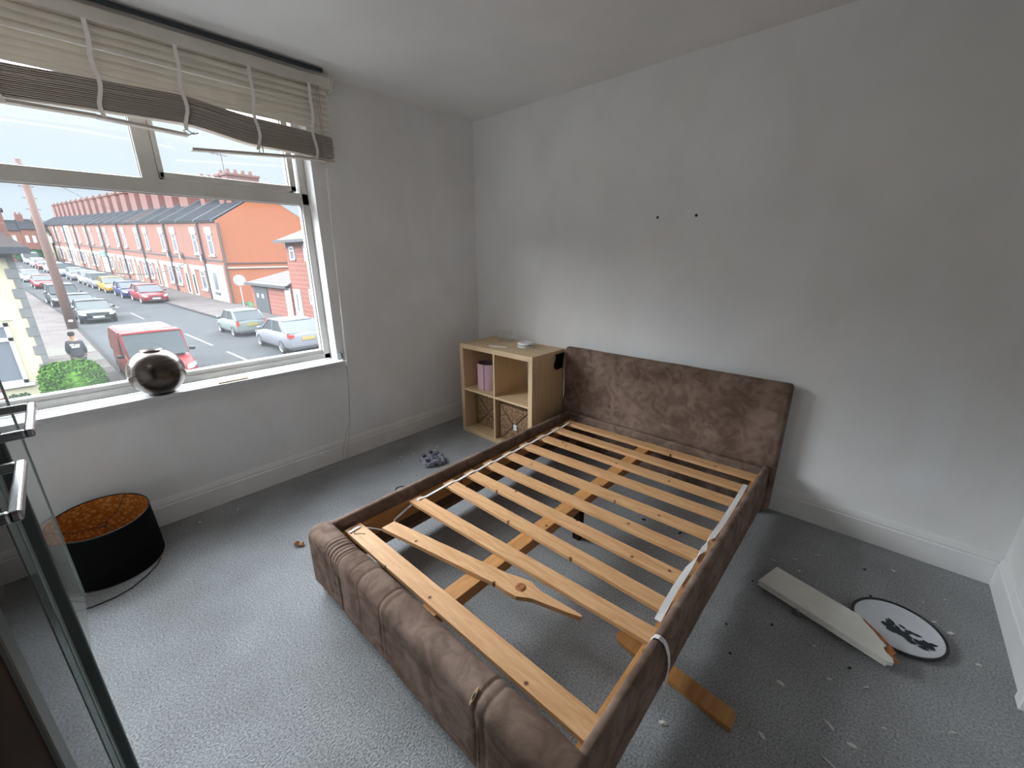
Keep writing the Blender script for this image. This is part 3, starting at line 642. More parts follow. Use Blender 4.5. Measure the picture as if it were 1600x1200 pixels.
# ------------------------------------------------------------------ small bits on the carpet
def flake(x, y, L_, w_, ang, lab, grp, matn='flake', nm='paint_flake', cat='flake'):
    rn = random.Random(int(x * 1e4 + y * 7e3)); d = Vector((math.cos(ang), math.sin(ang), 0)); e_ = Vector((-d.y, d.x, 0)); c = Vector((x, y, .002))
    pts = []
    for k in range(7):
        a = 2 * PI * k / 7; pts.append(c + d * L_ / 2 * math.cos(a) * rn.uniform(.75, 1.1) + e_ * w_ / 2 * math.sin(a) * rn.uniform(.7, 1.2))
    mb = MB(); mb.prism(pts, (0, 0, .002))
    for i, v_ in enumerate(mb.v): v_.z += .003 * math.sin(i * 1.7) if i >= 7 else 0
    single(nm, mb, matn, lab, cat, (x, y, 0), grp)
fl = [(2.773, -1.181, .032, .012, -.3), (2.766, -1.413, .032, .012, -.5), (2.52, -1.586, .03, .016, .2), (2.918, -1.233, .045, .008, -.6), (2.977, -1.258, .03, .012, .1), (2.90, -1.05, .02, .007, .5),
      (3.19, -.47, .022, .010, .2), (3.235, -.50, .028, .012, .5), (3.30, -.62, .018, .010, 0), (3.21, -1.0, .02, .006, .4), (2.70, -.42, .025, .009, .3), (2.73, -.50, .02, .007, .8), (2.62, -.50, .025, .008, .1),
      (3.06, -.20, .022, .009, -.5), (3.0, -1.0, .02, .006, .6), (3.13, -1.22, .03, .008, -.8), (3.23, -.28, .016, .006, 1), (3.16, -.36, .012, .008, .2), (2.78, -.31, .03, .008, .4), (2.93, -1.36, .06, .005, -.4), (3.0, -1.42, .05, .005, .7), (3.06, -1.44, .05, .004, -1.0), (2.84, -.93, .015, .006, 0), (3.05, -1.13, .018, .006, .3)]
for a in fl: flake(*a, 'thin off-white paint flake on the dark carpet right of the bed', 'paint flakes right of the bed')
fl2 = [(.34, -1.03, .03, .010, .8), (.30, -1.12, .022, .009, .5), (.36, -1.17, .02, .008, .9), (.40, -.88, .035, .016, .6), (.37, -.83, .02, .008, .3), (.44, -1.30, .01, .008, .3), (.13, -2.33, .02, .012, .2), (.15, -2.15, .014, .01, .9)]
for a in fl2: flake(*a, 'tiny off-white paint flake on the carpet below the window', 'paint flakes below the window')
db = [(.76, -1.55, .01, .008, 0), (.69, -1.62, .008, .006, 0), (.80, -1.25, .008, .007, 0), (.70, -1.12, .009, .007, 0), (.62, -1.2, .008, .006, 0), (2.0, -.62, .03, .014, .7), (2.2, -.6, .03, .010, 1.2), (1.52, -.8, .02, .012, 0), (2.56, -1.05, .012, .008, 0), (2.58, -.72, .010, .008, 0), (2.95, -.95, .014, .012, 0), (2.96, -.28, .018, .012, 0), (2.61, -1.18, .012, .010, 0), (2.70, -.93, .014, .010, .5), (2.99, -.47, .014, .01, .4)]
for a in db: flake(*a, 'tiny dark crumb on the grey carpet', 'dark crumbs on the carpet', 'dark_bit', 'crumb', 'crumb')
rings = []
for i in range(7):
    a = i / 6; rings.append([(.735 + .05 * a, -2.045 + .03 * a + q * .012 * math.sin(PI * (a * .9 + .05)), .006 + .012 * abs(q) * (1 + math.sin(i * 2.1)) * .5) for q in (-1.4, -.7, 0, .7, 1.4)])
single('dry_leaf', MB().quadgrid(rings, close_u=False), 'dry_leaf', 'curled brown dry leaf on the carpet left of the bed', 'leaf', (.76, -2.03, 0))
mb = MB(); sc_ = Vector((.53, -.99, 0))
for ph, r1, off in ((0, .045, (-.035, -.03)), (1.2, .042, (.03, -.055)), (2.2, .05, (.0, .02)), (.5, .035, (-.055, .04)), (3.1, .04, (.055, .01))):
    pts = [(sc_.x + off[0] + r1 * math.cos(a * PI / 8 + ph) * (1 + .15 * math.sin(3 * a)), sc_.y + off[1] + r1 * .75 * math.sin(a * PI / 8 + ph), .022 + .008 * math.sin(a + ph)) for a in range(17)]
    mb.tube(pts, [.017 + .005 * math.sin(a * 1.9 + ph) for a in range(17)], 8)
single('crumpled_socks', mb, 'sock', 'crumpled fluffy dark grey sock bundle on the carpet by the bed', 'sock', (sc_.x, sc_.y, 0), smooth=True)
single('hair_band', MB().tube([(.70 + .045 * math.cos(a * PI / 12), -1.37 + .035 * math.sin(a * PI / 12), .004) for a in range(24)], .0025, 6, cap=False), 'wire_black', 'thin black elastic loop on the carpet by the left rail', 'hair band', (.70, -1.37, 0), smooth=True)

# ------------------------------------------------------------------ black lamp shade on the floor
LC = Vector((.222, -2.692, .0)); LH = .268; tilt = Matrix.Rotation(math.radians(4.5), 3, 'Y')
def LT(p):
    q = p - LC; q = tilt @ q; q.z += .0165; return q + LC
ls = thing('black_lamp_shade', tuple(LC), 'black patterned drum lamp shade with gold inside, lying by the window wall', 'lamp shade')
MB().lathe([(.190, 0), (.180, LH)], LC, 56, T=LT).build('outer_shade', 'shade_black', ls, smooth=True)
MB().lathe([(.1875, 0), (.1775, LH)], LC, 56, T=LT).build('gold_lining', 'gold_inside', ls, smooth=True)
for zz, rr in ((0, .1885), (LH, .1790)):
    mb = MB(); ring = [LT(LC + Vector((rr * math.cos(a * PI / 28), rr * math.sin(a * PI / 28), zz))) for a in range(57)]
    mb.tube(ring, .003, 6, cap=False).build('rim', 'wire_black', ls, smooth=True)
# cut-out pattern hint: small scale ridges in rows
mb = MB()
for row in range(13):
    for k in range(44):
        a = 2 * PI * (k + .5 * (row % 2)) / 44; r0 = .1905 - .01 * row / 13; z0 = .022 + row * .018
        pts = [LT(LC + Vector((r0 * math.cos(a + d), r0 * math.sin(a + d), z0 + .006 * math.cos(d * 44 * .5)))) for d in (-.05, -.025, 0, .025, .05)]
        mb.tube(pts, .0009, 4)
mb.build('scale_pattern', 'shade_black', ls)
mb = MB(); cc = LC + Vector((0, 0, LH - .05))
for a in (.4, .4 + 2 * PI / 3, .4 + 4 * PI / 3): mb.tube([LT(cc + Vector((.02 * math.cos(a), .02 * math.sin(a), 0))), LT(cc + Vector((.10 * math.cos(a), .10 * math.sin(a), .0))), LT(cc + Vector((.1785 * math.cos(a), .1785 * math.sin(a), .048)))], .002, 5)
mb.tube([LT(cc + Vector((.02 * math.cos(a * PI / 6), .02 * math.sin(a * PI / 6), 0))) for a in range(13)], .002, 5, cap=False)
mb.build('carrier_spider', 'wire_black', ls)
single('black_cable', MB().tube([(.34, -2.535, .005), (.385, -2.555, .004), (.44, -2.60, .004), (.49, -2.66, .004), (.508, -2.72, .004), (.505, -2.79, .004), (.48, -2.86, .004)], .0028, 6), 'wire_black', 'thin black cable curving on the carpet by the lamp shade', 'cable', (.45, -2.65, 0), smooth=True)

# ------------------------------------------------------------------ glass door cabinet at the left edge
CYF = -2.705
cb = thing('glass_cabinet', (2.2, -2.95, 0), 'dark wooden cabinet with greenish glass doors and steel pull handles at the left edge', 'cabinet')
cx0, cx1 = 1.79, 2.70
mb = MB(); mb.box((cx0, -3.2, .0), (cx1, CYF - .03, .06)); mb.box((cx0, -3.2, .06), (cx1, -3.185, 1.9)); mb.box((cx0, -3.2, 1.88), (cx1, CYF - .03, 1.9)); mb.box((cx1 - .02, -3.2, .06), (cx1, CYF - .03, 1.88)); mb.box((cx0, -3.2, .06), (cx0 + .02, CYF - .03, 1.88))
for z in (.5, .95, 1.4): mb.box((cx0 + .02, -3.185, z), (cx1 - .02, CYF - .05, z + .018))
mb.build('carcass', 'dark_wood', cb)
MB().box((2.235, CYF - .028, .06), (cx1, CYF - .004, 1.13)).build('wood_panel', 'dark_wood', cb)
GY = CYF - .015
def gdoor(xa, xb, y, z0, z1):
    return MB().poly([(xa, y, z0), (xb, y, z0), (xb, y, z1), (xa, y, z1)]).build('glass_door', 'cabinet_glass', cb)
g1 = gdoor(1.80, 2.22, GY, .06, 1.88)
MB().box((1.785, GY - .002, .06), (1.802, CYF + .001, 1.88)).build('door_stile', 'stile', g1, bevel=.003)
MB().box((1.802, GY - .001, .06), (1.838, GY + .001, 1.88)).build('glass_edge', 'glass_edge', g1)
MB().box((2.19, CYF - .028, .06), (2.235, CYF, 1.88)).build('door_stile', 'stile', g1, bevel=.004)
g2 = gdoor(1.555, 1.783, CYF - .002, .70, 1.88)
MB().box((1.553, CYF - .004, .70), (1.557, CYF, 1.88)).build('glass_edge', 'glass_edge', g2)
def handle(parent, xa, xb, z, y, out):
    r = .0058; mb = MB()
    mb.box((xa, y + out - .010, z - r), (xb, y + out, z + r)); mb.box((xa, y, z - r), (xa + .010, y + out - .008, z + r)); mb.box((xb - .010, y, z - r), (xb, y + out - .008, z + r))
    mb.build('handle', 'steel', parent, bevel=.003, bseg=3)
handle(g1, 2.045, 2.205, 1.205, CYF + .001, .037)
handle(g2, 1.800, 1.965, 1.218, CYF + .001, .046)

# ================================================================== THE STREET
G = -2.9
def gz(u): return .04 * max(0, u - 44)
def bend(u): return -.061 * max(0, u - 44)
def S(u, v, z): return Vector((-u, v - .035 * u + bend(u), G + z + gz(u)))
US = [-6, 0, 6, 12, 18, 24, 30, 36, 42, 45, 50, 56, 64, 72, 82, 94, 108, 125, 145, 170, 200, 240]
def sheet(vs, z, mname, name, lab, cat, th=.5, us=US, kind='structure'):
    rings = [[S(u, vs[0], z), S(u, vs[1], z), S(u, vs[1], z - th), S(u, vs[0], z - th)] for u in us]
    o = MB().quadgrid(rings, cap=True).build(name, mname); tag(o, lab, cat, None, kind); return o
sheet((-.8, 6.25), 0, 'asphalt', 'road', 'grey asphalt street running away from the window', 'road')
sheet((6.42, 10.2), .1, 'pavement', 'far_pavement', 'brown-grey pavement in front of the terrace', 'pavement')
sheet((6.25, 6.42), .11, 'kerb', 'far_kerb', 'stone kerb on the terrace side of the street', 'kerb')
sheet((-3.1, -.95), .1, 'pavement', 'near_pavement', 'brown-grey pavement on the near side of the street', 'pavement')
sheet((-.95, -.8), .11, 'kerb', 'near_kerb', 'stone kerb on the near side of the street', 'kerb')
sheet((-30, -3.1), .06, 'pavement', 'near_plot', 'paved ground in front of the cream house', 'ground')
sheet((10.2, 60), .06, 'pavement', 'far_plot', 'ground behind the terrace line', 'ground')
for i in range(12):
    u0 = 16.2 + i * 9.2 * (1 if i else 1) - (0)
    ua_, ub_ = [(16.9, 20.2), (22.4, 27.6), (29.6, 35.0), (37.6, 43.8), (47, 51), (55, 59), (63, 67), (71, 75), (80, 84), (90, 94), (100, 104), (112, 116)][i]
    v_ = 3.06 if i < 3 else 2.75
    single('lane_dash', MB().quadgrid([[S(u, v_ - .06, .004), S(u, v_ + .06, .004), S(u, v_ + .06, .012), S(u, v_ - .06, .012)] for u in (ua_, ub_)], cap=True), 'road_paint',
           'white centre line dash on the asphalt of the street', 'road marking', S((ua_ + ub_) / 2, v_, 0), 'centre line dashes')
for i, (ua_, ub_, va_, vb_) in enumerate([(24.5, 27.0, -2.9, -1.0), (22.0, 23.2, -2.6, -1.0), (20.0, 20.9, -1.8, -1.0), (18.8, 19.4, -1.5, -1.0)]):
    single('pale_paving_slab', MB().box((ua_, va_, .1), (ub_, vb_, .112), T=lambda a, b, c: S(a, b, c)), 'paver_pale', ['wide pale slab in the near pavement below the pole', 'second pale slab in the near pavement nearer than the wide one', 'small pale slab beside the red van', 'smallest pale slab beside the red van'][i], 'paving slab', S((ua_ + ub_) / 2, (va_ + vb_) / 2, .1))

FV = 10.1; EZ = 7.5; RZ = 10.2; RV = 14.3; BV = 18.5
def fr(mb, u0, u1, z0, z1, v0, d): mb.box((u0, v0 - d, z0), (u1, v0 + .04, z1), T=S)
def window_unit(root, u0, u1, z0, z1, v0, panes=1, frame='frame_white', glassm='pane_grey', bars=True):
    f = MB(); w_ = min(.12, (u1 - u0) * .14)
    for q in ((u0, u0 + w_, z0, z1), (u1 - w_, u1, z0, z1), (u0, u1, z0, z0 + w_), (u0, u1, z1 - w_, z1)): fr(f, q[0], q[1], q[2], q[3], v0, .06)
    if bars: fr(f, u0, u1, z0 + (z1 - z0) * .66, z0 + (z1 - z0) * .66 + w_ * .7, v0, .06)
    o = f.build('window', frame, root); g = MB(); fr(g, u0 + w_ * .8, u1 - w_ * .8, z0 + w_ * .8, z1 - w_ * .8, v0, .025); g.build('pane', glassm, o)
def slab(mb, u0, u1, z0, z1, v0, d): fr(mb, u0, u1, z0, z1, v0, d); return mb
bounds = [43.5] + [48 + 5 * k for k in range(21)]
nice = ['the end house with a white painted ground floor', 'the house next to the white fronted end house', 'third house from the orange gable', 'fourth house from the orange gable', 'fifth house from the orange gable', 'sixth house from the orange gable', 'seventh house from the orange gable']
for i in range(len(bounds) - 1):
    u0, u1 = bounds[i], bounds[i + 1]; wdt = u1 - u0
    if i < 7: lab, grp = 'red brick terraced house, ' + nice[i], None
    elif i == 9: lab, grp = 'terraced house with a green shop sign far down the street', None
    elif i == 14: lab, grp = 'white painted terraced house far down the street', None
    else: lab, grp = 'small distant red brick terraced house far down the street', 'distant terraced houses'
    h = thing('terraced_house', S(u0, FV, 0), lab, 'house', grp)
    white = i == 14
    MB().quadgrid([[S(u, FV, -.3), S(u, BV, -.3), S(u, BV, EZ), S(u, FV, EZ)] for u in (u0 + .01, u1 - .01)], cap=True).build('wall', 'render_white' if white else 'terrace_brick', h)
    MB().quadgrid([[S(u, FV - .25, EZ - .02), S(u, RV, RZ), S(u, BV + .2, EZ - .02)] for u in (u0 + .01, u1 - .01)], cap=True).build('roof', 'slate_old' if i in (5,) else 'slate', h)
    mb = MB()
    vg = .18
    mb.quadgrid([[S(u, FV - .28, EZ + .06), S(u, RV, RZ + .1), S(u, RV, RZ - .1), S(u, FV - .28, EZ - .1)] for u in (u0 + .01, u0 + vg)], cap=True); mb.build('verge', 'verge', h)
    MB().box((u0, FV - .14, EZ - .14), (u1, FV - .001, EZ - .02), T=S).build('gutter', 'pipe_dark', h)
    MB().box((u0, FV - .06, 3.9), (u1, FV, 4.05), T=S).build('string_course', 'pipe_dark', h)
    if i % 2 == 0: MB().tube([S(u1 - .1, FV - .12, .1), S(u1 - .1, FV - .12, EZ - .1)], .09, 6).build('drain_pipe', 'pipe_dark', h)
    mir = (i % 2 == 1)   # near-side window
    wu = (u0 + 1.0, u0 + 2.15) if mir else (u1 - 3.0, u1 - 1.85)
    if i == 0: wu = (u0 + 1.5, u0 + 2.7)
    window_unit(h, wu[0], wu[1], 4.45, 6.35, FV)
    slab(MB(), wu[0] - .25, wu[1] + .25, 6.35, 6.95, FV, .08).build('lintel', 'stone_cream', h)
    slab(MB(), wu[0] - .15, wu[1] + .15, 4.3, 4.45, FV, .14).build('window_ledge', 'stone_cream', h)
    if i == 0:
        slab(MB(), u0 + .2, u1 - .3, .15, 3.55, FV, .10).build('painted_front', 'render_white', h)
        slab(MB(), u0 + 2.1, u0 + 2.9, 1.2, 2.8, FV, .14).build('window', 'pane_grey', h)
        slab(MB(), u0 + .6, u0 + 1.5, .2, 2.9, FV, .15).build('door', 'frame_white', h)
        slab(MB(), u0 + 1.9, u0 + 3.1, .75, .95, FV, .2).build('letter_slot', 'pipe_dark', h)
    elif i == 9:
        slab(MB(), u0 + .6, u1 - 1.2, .2, 2.6, FV, .1).build('door', 'render_white', h)
        slab(MB(), u0 + .6, u1 - .8, 2.7, 3.5, FV, .2).build('shop_sign', 'shop_green', h)
    else:
        slab(MB(), u0 + (.3 if not mir else 0), u1 - (.3 if mir else 0), 2.85, 3.25, FV, .09).build('lintel', 'stone_cream', h)
        if mir: w0, d0 = (u0 + .7, u0 + 2.0), (u1 - 1.6, u1 - .5)
        else: w0, d0 = (u1 - 2.0, u1 - .7), (u0 + .5, u0 + 1.6)
        window_unit(h, w0[0], w0[1], .95, 2.85, FV)
        slab(MB(), w0[0] - .1, w0[1] + .1, .8, .95, FV, .14).build('window_ledge', 'stone_cream', h)
        dr = slab(MB(), d0[0], d0[1], .15, 2.85, FV, .08).build('door', 'door_cream', h)
        slab(MB(), d0[0] + .3, d0[1] - .3, .3, 2.3, FV, .1).build('door_panel', 'pane_dark' if i % 3 else 'door_cream', dr)
    if True:
        uc = u0 + .75 if i else u0 + 3.6
        uh = .6 if i < 3 else 1.3; uc += uh - .6; ch_ = MB(); ch_.box((uc - uh, RV - 1.5, 9.0), (uc + uh, RV + 1.3, 11.75), T=S); ch_.box((uc - uh - .1, RV - 1.6, 11.75), (uc + uh + .1, RV + 1.4, 11.95), T=S)
        co = ch_.build('chimney', 'chimney_brick', h)
        for k in range(4): MB().tube([S(uc, RV - 1.1 + k * .65, 11.95), S(uc, RV - 1.1 + k * .65, 12.35)], [.2, .15], 8).build('chimney_pot', 'pot', co)
    if i in (1, 3, 2):
        dv = S(wu[0] - .9, FV - .25, 4.2)
        MB().lathe([(0, -.12), (.28, -.06), (.42, .04), (.26, -.04), (0, -.1)], (0, 0, 0), 16, T=lambda p: dv + Vector((p.x * .9, -p.z, p.y))).build('satellite_dish', 'sign_grey', h)
# orange gable end: skin on the end house
h = thing('gable_wall', S(43.4, RV, 0), 'plain orange brick gable end of the terrace facing the side road', 'wall')
mb = MB(); mb.prism([S(43.46, FV - .02, -.3), S(43.46, BV + .02, -.3), S(43.46, BV + .02, EZ - .03), S(43.46, RV, RZ - .05), S(43.46, FV - .02, EZ - .03)], (.10, 0, 0)); mb.build('brick_face', 'gable_brick', h)
MB().box((43.24, 15.6, 5.2), (43.40, 16.6, 6.1), T=S).build('small_window', 'frame_white', h)
MB().box((43.2, 15.75, 5.35), (43.25, 16.45, 5.95), T=S).build('pane', 'pane_grey', h)
MB().tube([S(43.22, FV + .1, .1), S(43.22, FV + .1, EZ - .2)], .09, 6).build('drain_pipe', 'pipe_dark', h)
MB().box((43.22, FV + .1, 3.3), (43.30, BV - 2, 3.45), T=S).build('cable_line', 'stone_cream', h)
MB().box((43.22, FV + .1, 3.75), (43.30, BV, 3.83), T=S).build('cable_line', 'pipe_dark', h)
# TV aerial on the end roof
ta = MB().tube([S(48.7, RV - .8, 11.9), S(48.7, RV - .8, 13.9)], .04, 5); ta.tube([S(48.7, RV - 1.8, 13.8), S(48.7, RV - .3, 13.7)], .03, 5); ta.tube([S(48.7, RV - 1.5, 13.6), S(48.7, RV - 1.5, 14.0)], .02, 4); ta.tube([S(48.7, RV - 1.1, 13.55), S(48.7, RV - 1.1, 14.0)], .02, 4)
single('roof_aerial', ta, 'pipe_dark', 'thin roof aerial above the end chimney of the terrace', 'aerial', S(48.7, RV - .8, 11.9))
# brick house on the right with lean-to garage
h = thing('brick_house', S(28.4, 9.7, 0), 'red brick hipped-roof house at the right edge of the window', 'house')
MB().box((16, 9.7, -.3), (28.4, 19, 5.4), T=S).build('wall', 'semi_brick', h)
e0 = [S(28.9, 9.2, 5.35), S(15.5, 9.2, 5.35), S(15.5, 19.5, 5.35), S(28.9, 19.5, 5.35)]; rg = [S(24.2, 14.2, 7.9), S(19.5, 14.2, 7.9)]
mb = MB(); mb.v = e0 + rg; mb.f = [(0, 1, 5, 4), (1, 2, 5), (2, 3, 4, 5), (3, 0, 4), (0, 3, 2, 1)]; mb.build('roof', 'concrete_tile', h)
MB().box((15.5, 9.15, 5.22), (28.9, 9.3, 5.4), T=S).build('fascia', 'pipe_dark', h)
window_unit(h, 27.0, 27.75, 4.1, 5.0, 9.7); window_unit(h, 24.2, 25.6, 4.05, 5.1, 9.7); window_unit(h, 24.3, 25.7, 1.3, 2.3, 9.7)
dr = slab(MB(), 27.05, 28.05, .1, 2.2, 9.7, .08).build('front_door', 'frame_white', h); slab(MB(), 27.45, 27.65, .7, 1.9, 9.7, .1).build('door_glass', 'pane_grey', dr)
slab(MB(), 28.45, 29.3, .1, 2.25, 9.6, .06).build('white_side_gate', 'frame_white', h)
MB().box((28.4, 9.6, -.3), (36, 13.4, 2.4), T=S).build('garage_wall', 'semi_brick', h)
p = [S(36.3, 9.3, 2.35), S(28.4, 9.3, 2.35), S(28.4, 13.6, 2.35), S(36.3, 13.6, 2.35), S(28.4, 11.6, 3.75), S(29.8, 11.6, 3.75)]
mb = MB(); mb.v = p; mb.f = [(0, 1, 4, 5), (1, 2, 4), (2, 3, 5, 4), (3, 0, 5), (0, 3, 2, 1)]; mb.build('garage_roof', 'concrete_tile', h)
MB().box((28.4, 9.25, 2.2), (36.3, 9.34, 2.4), T=S).build('garage_fascia', 'pipe_dark', h)
gd = slab(MB(), 32.6, 35.3, .05, 2.1, 9.6, .06).build('garage_door', 'door_black', h)
for u in (33.4, 34.4): slab(MB(), u, u + .35, 1.25, 1.55, 9.6, .08).build('white_notice', 'plate_white', gd)
# round sign
rs = thing('round_sign', S(39.5, 9.9, .1), 'grey round road sign on a post before the orange gable', 'sign')
MB().tube([S(39.5, 9.9, .1), S(39.5, 9.9, 2.4)], .05, 8).build('post', 'sign_grey', rs); c = S(39.4, 9.9, 2.4)
MB().lathe([(0, 0), (.48, 0), (.48, .04), (0, .04)], (0, 0, 0), 24, T=lambda p: c + Vector((p.z, p.x, p.y))).build('sign_disc', 'sign_grey', rs)
MB().lathe([(0, .05), (.36, .05)], (0, 0, 0), 24, T=lambda p: c + Vector((p.z, p.x, p.y))).build('sign_centre', 'frame_white', rs)
single('verge_weeds', MB().quadgrid([[S(38 + i * .8, 10.6 - .2 * math.sin(i), .1), S(38 + i * .8, 10.8, .35 + .15 * math.sin(i * 2.2)), S(38 + i * .8, 11.1, .1)] for i in range(7)], cap=True), 'shrub', 'low green weeds at the foot of the orange gable', 'weeds', S(40, 10.8, .1))

# cream house on the left
NU = 15.0; NV = -2.62; NE = 4.62
h = thing('cream_house', S(NU, NV, 0), 'cream rendered house with grey corner blocks at the left edge', 'house')
MB().box((NU, -14, -.2), (NU + 9, NV, NE), T=S).build('wall', 'cream_render', h)
for k in range(17):
    z = .1 + k * .265; lw = .12 if k % 2 else .21
    MB().box((NU - .03, NV - lw, z), (NU + .3, NV + .02, z + .255), T=S).build('corner_block', 'quoin', h)
rf = MB(); rf.v = [S(NU - .45, NV + .35, NE - .02), S(NU - .45, -14.4, NE - .02), S(NU + 9.4, -14.4, NE - .02), S(NU + 9.4, NV + .35, NE - .02), S(NU + 2.6, -3.15, NE + .95), S(NU + 2.6, -12, NE + .95)]
rf.f = [(0, 1, 5, 4), (1, 2, 5), (2, 3, 4, 5), (3, 0, 4), (0, 3, 2, 1)]; rf.build('roof', 'slate_old', h)
MB().box((NU - .47, -14.4, NE - .17), (NU - .38, NV + .36, NE), T=S).build('fascia', 'fascia', h)
wn_ = MB(); wu0, wu1 = -4.6, -3.12
def wb(mb, v0, v1, z0, z1, d): mb.box((NU - d, v0, z0), (NU + .02, v1, z1), T=S)
for q in ((wu0, wu1, .95, 1.05), (wu0, wu1, 2.55, 2.65), (wu1 - .09, wu1, .95, 2.65), (wu0, wu0 + .09, .95, 2.65), (wu0, wu1, 2.15, 2.25), (wu0 + .7, wu0 + .78, .95, 2.65)): wb(wn_, q[0], q[1], q[2], q[3], .07)
wo = wn_.build('window', 'frame_white', h); mb = MB(); wb(mb, wu0 + .05, wu1 - .05, 1.0, 2.6, .03); mb.build('pane', 'pane_grey', wo)
mb = MB(); wb(mb, wu0 - .1, wu1 + .1, .86, .95, .12); mb.build('window_ledge', 'frame_white', h)
mb = MB(); wb(mb, wu0 - .2, wu1 + .12, 2.70, 2.74, .02); wb(mb, wu0 - .2, wu1 + .05, 3.35, 3.39, .02); mb.build('render_line', 'stone_cream', h)
co = MB().box((18.6, -3.4, 4.7), (19.5, -2.50, 5.78), T=S).build('chimney', 'chimney_brick', h); MB().box((18.55, -3.45, 5.78), (19.55, -2.45, 5.85), T=S).build('chimney_cap', 'fascia', co)
for k, (v0, v1, zz, nm) in enumerate(((3.0, 5.7, 6.2, 'small distant house closing the street, just right of the cream house roof'), (5.75, 8.0, 6.5, 'small distant house with a tall chimney closing the street, left of the pole'), (8.05, 9.7, 6.0, 'small pale distant house closing the street, right behind the pole'))):
    h = thing('distant_house', S(134, v0, 0), nm, 'house')
    MB().box((134, v0, -1), (140, v1, zz), T=S).build('wall', 'cream_render' if k == 2 else 'terrace_brick', h)
    MB().quadgrid([[S(133.7, q, zz), S(137, q, zz + 2.0), S(140.3, q, zz)] for q in (v0, v1)], cap=True).build('roof', 'slate', h)
    co = MB().box((136.2, v0 + .1, zz + 1.0), (137.6, v0 + 1.2, zz + 2.9), T=S).build('chimney', 'chimney_brick', h)
    for q in range(2): MB().tube([S(136.9, v0 + .35 + q * .6, zz + 2.9), S(136.9, v0 + .35 + q * .6, zz + 3.3)], .16, 6).build('chimney_pot', 'pot', co)
    for q in range(2): MB().box((133.94, v0 + .4 + q * 1.0, 3.8), (134.0, v0 + .9 + q * 1.0, 5.2), T=S).build('window', 'frame_white', h)

# telegraph pole and wires
po = thing('telegraph_pole', S(34.7, -1.08, .1), 'tall brown wooden telegraph pole on the near pavement', 'pole')
MB().tube([S(34.7, -1.08, .1), S(34.7, -1.08, 5), S(34.7, -1.08, 9.6)], [.26, .20, .15], 12).build('post', 'pole_wood', po, smooth=True)
MB().box((34.47, -1.18, .55), (34.45, -.98, .68), T=S).build('plate', 'frame_white', po)
mb = MB()
for k in range(5): mb.tube([S(34.7, -1.4, 5.8 + k * .6), S(34.7, -.8, 5.8 + k * .6)], .02, 4)
mb.build('climbing_rungs', 'pipe_dark', po)
for i, (a, b_, sg, lb_) in enumerate([(S(34.7, -1.08, 9.4), S(19.1, -3.6, 6.4), .1, 'thin overhead wire from the pole toward the cream house'), (S(34.7, -1.08, 9.4), S(58, FV, 7.6), .8, 'thin overhead wire from the pole across to the terrace'), (S(34.7, -.9, 4.2), S(53, 9.9, 3.4), 1.0, 'lower dark wire sagging from the pole over the parked cars')]):
    pts = [a.lerp(b_, k / 12) - Vector((0, 0, sg * 4 * (k / 12) * (1 - k / 12))) for k in range(13)]
    single('overhead_wire', MB().tube(pts, .014 if i < 2 else .035, 4), 'pipe_dark', lb_, 'wire', a)

# hedge, shrub
def bush(name, c, dims, matn, lab, cat, nleaf, lsz, seed):
    rn = random.Random(seed); mb = MB(); T = lambda p: S(c[0] + p[0] * dims[0] / 2, c[1] + p[1] * dims[1] / 2, c[2] + p[2] * dims[2] / 2)
    rings = []
    def sq(x, e=.55): return math.copysign(abs(x) ** e, x)
    for i in range(9):
        a = -PI / 2 + PI * i / 8
        rings.append([T((sq(math.cos(a)) * sq(math.cos(k * PI / 8)) * .93, sq(math.cos(a)) * sq(math.sin(k * PI / 8)) * .93, sq(math.sin(a)) * .93)) for k in range(16)])
    mb.quadgrid(rings)
    for i in range(nleaf):
        a = rn.uniform(-.1, PI / 2); k = rn.uniform(0, 2 * PI); rr = rn.uniform(.92, 1.06)
        p = T((sq(math.cos(a)) * sq(math.cos(k)) * rr, sq(math.cos(a)) * sq(math.sin(k)) * rr, sq(math.sin(a)) * rr))
        d = Vector((rn.gauss(0, 1), rn.gauss(0, 1), rn.gauss(0, 1))).normalized() * lsz; e_ = d.orthogonal().normalized() * lsz * .5
        mb.poly([p - d, p + e_, p + d, p - e_])
    return single(name, mb, matn, lab, cat, S(c[0], c[1], c[2] - dims[2] / 2))
bush('hedge', (13.4, -2.30, .82), (2.4, 1.25, 1.45), 'hedge', 'bright green clipped hedge below the cream house corner', 'hedge', 3200, .05, 1)
bush('shrub', (13.9, -3.35, .45), (.8, .45, .75), 'shrub', 'thin dark green shrub under the cream house window', 'shrub', 500, .05, 2)
bush('far_hedge', (131, 6.2, 1.2), (2.4, 5.6, 2.4), 'hedge_dark', 'dark green hedge at the far end of the street', 'hedge', 400, .3, 3)

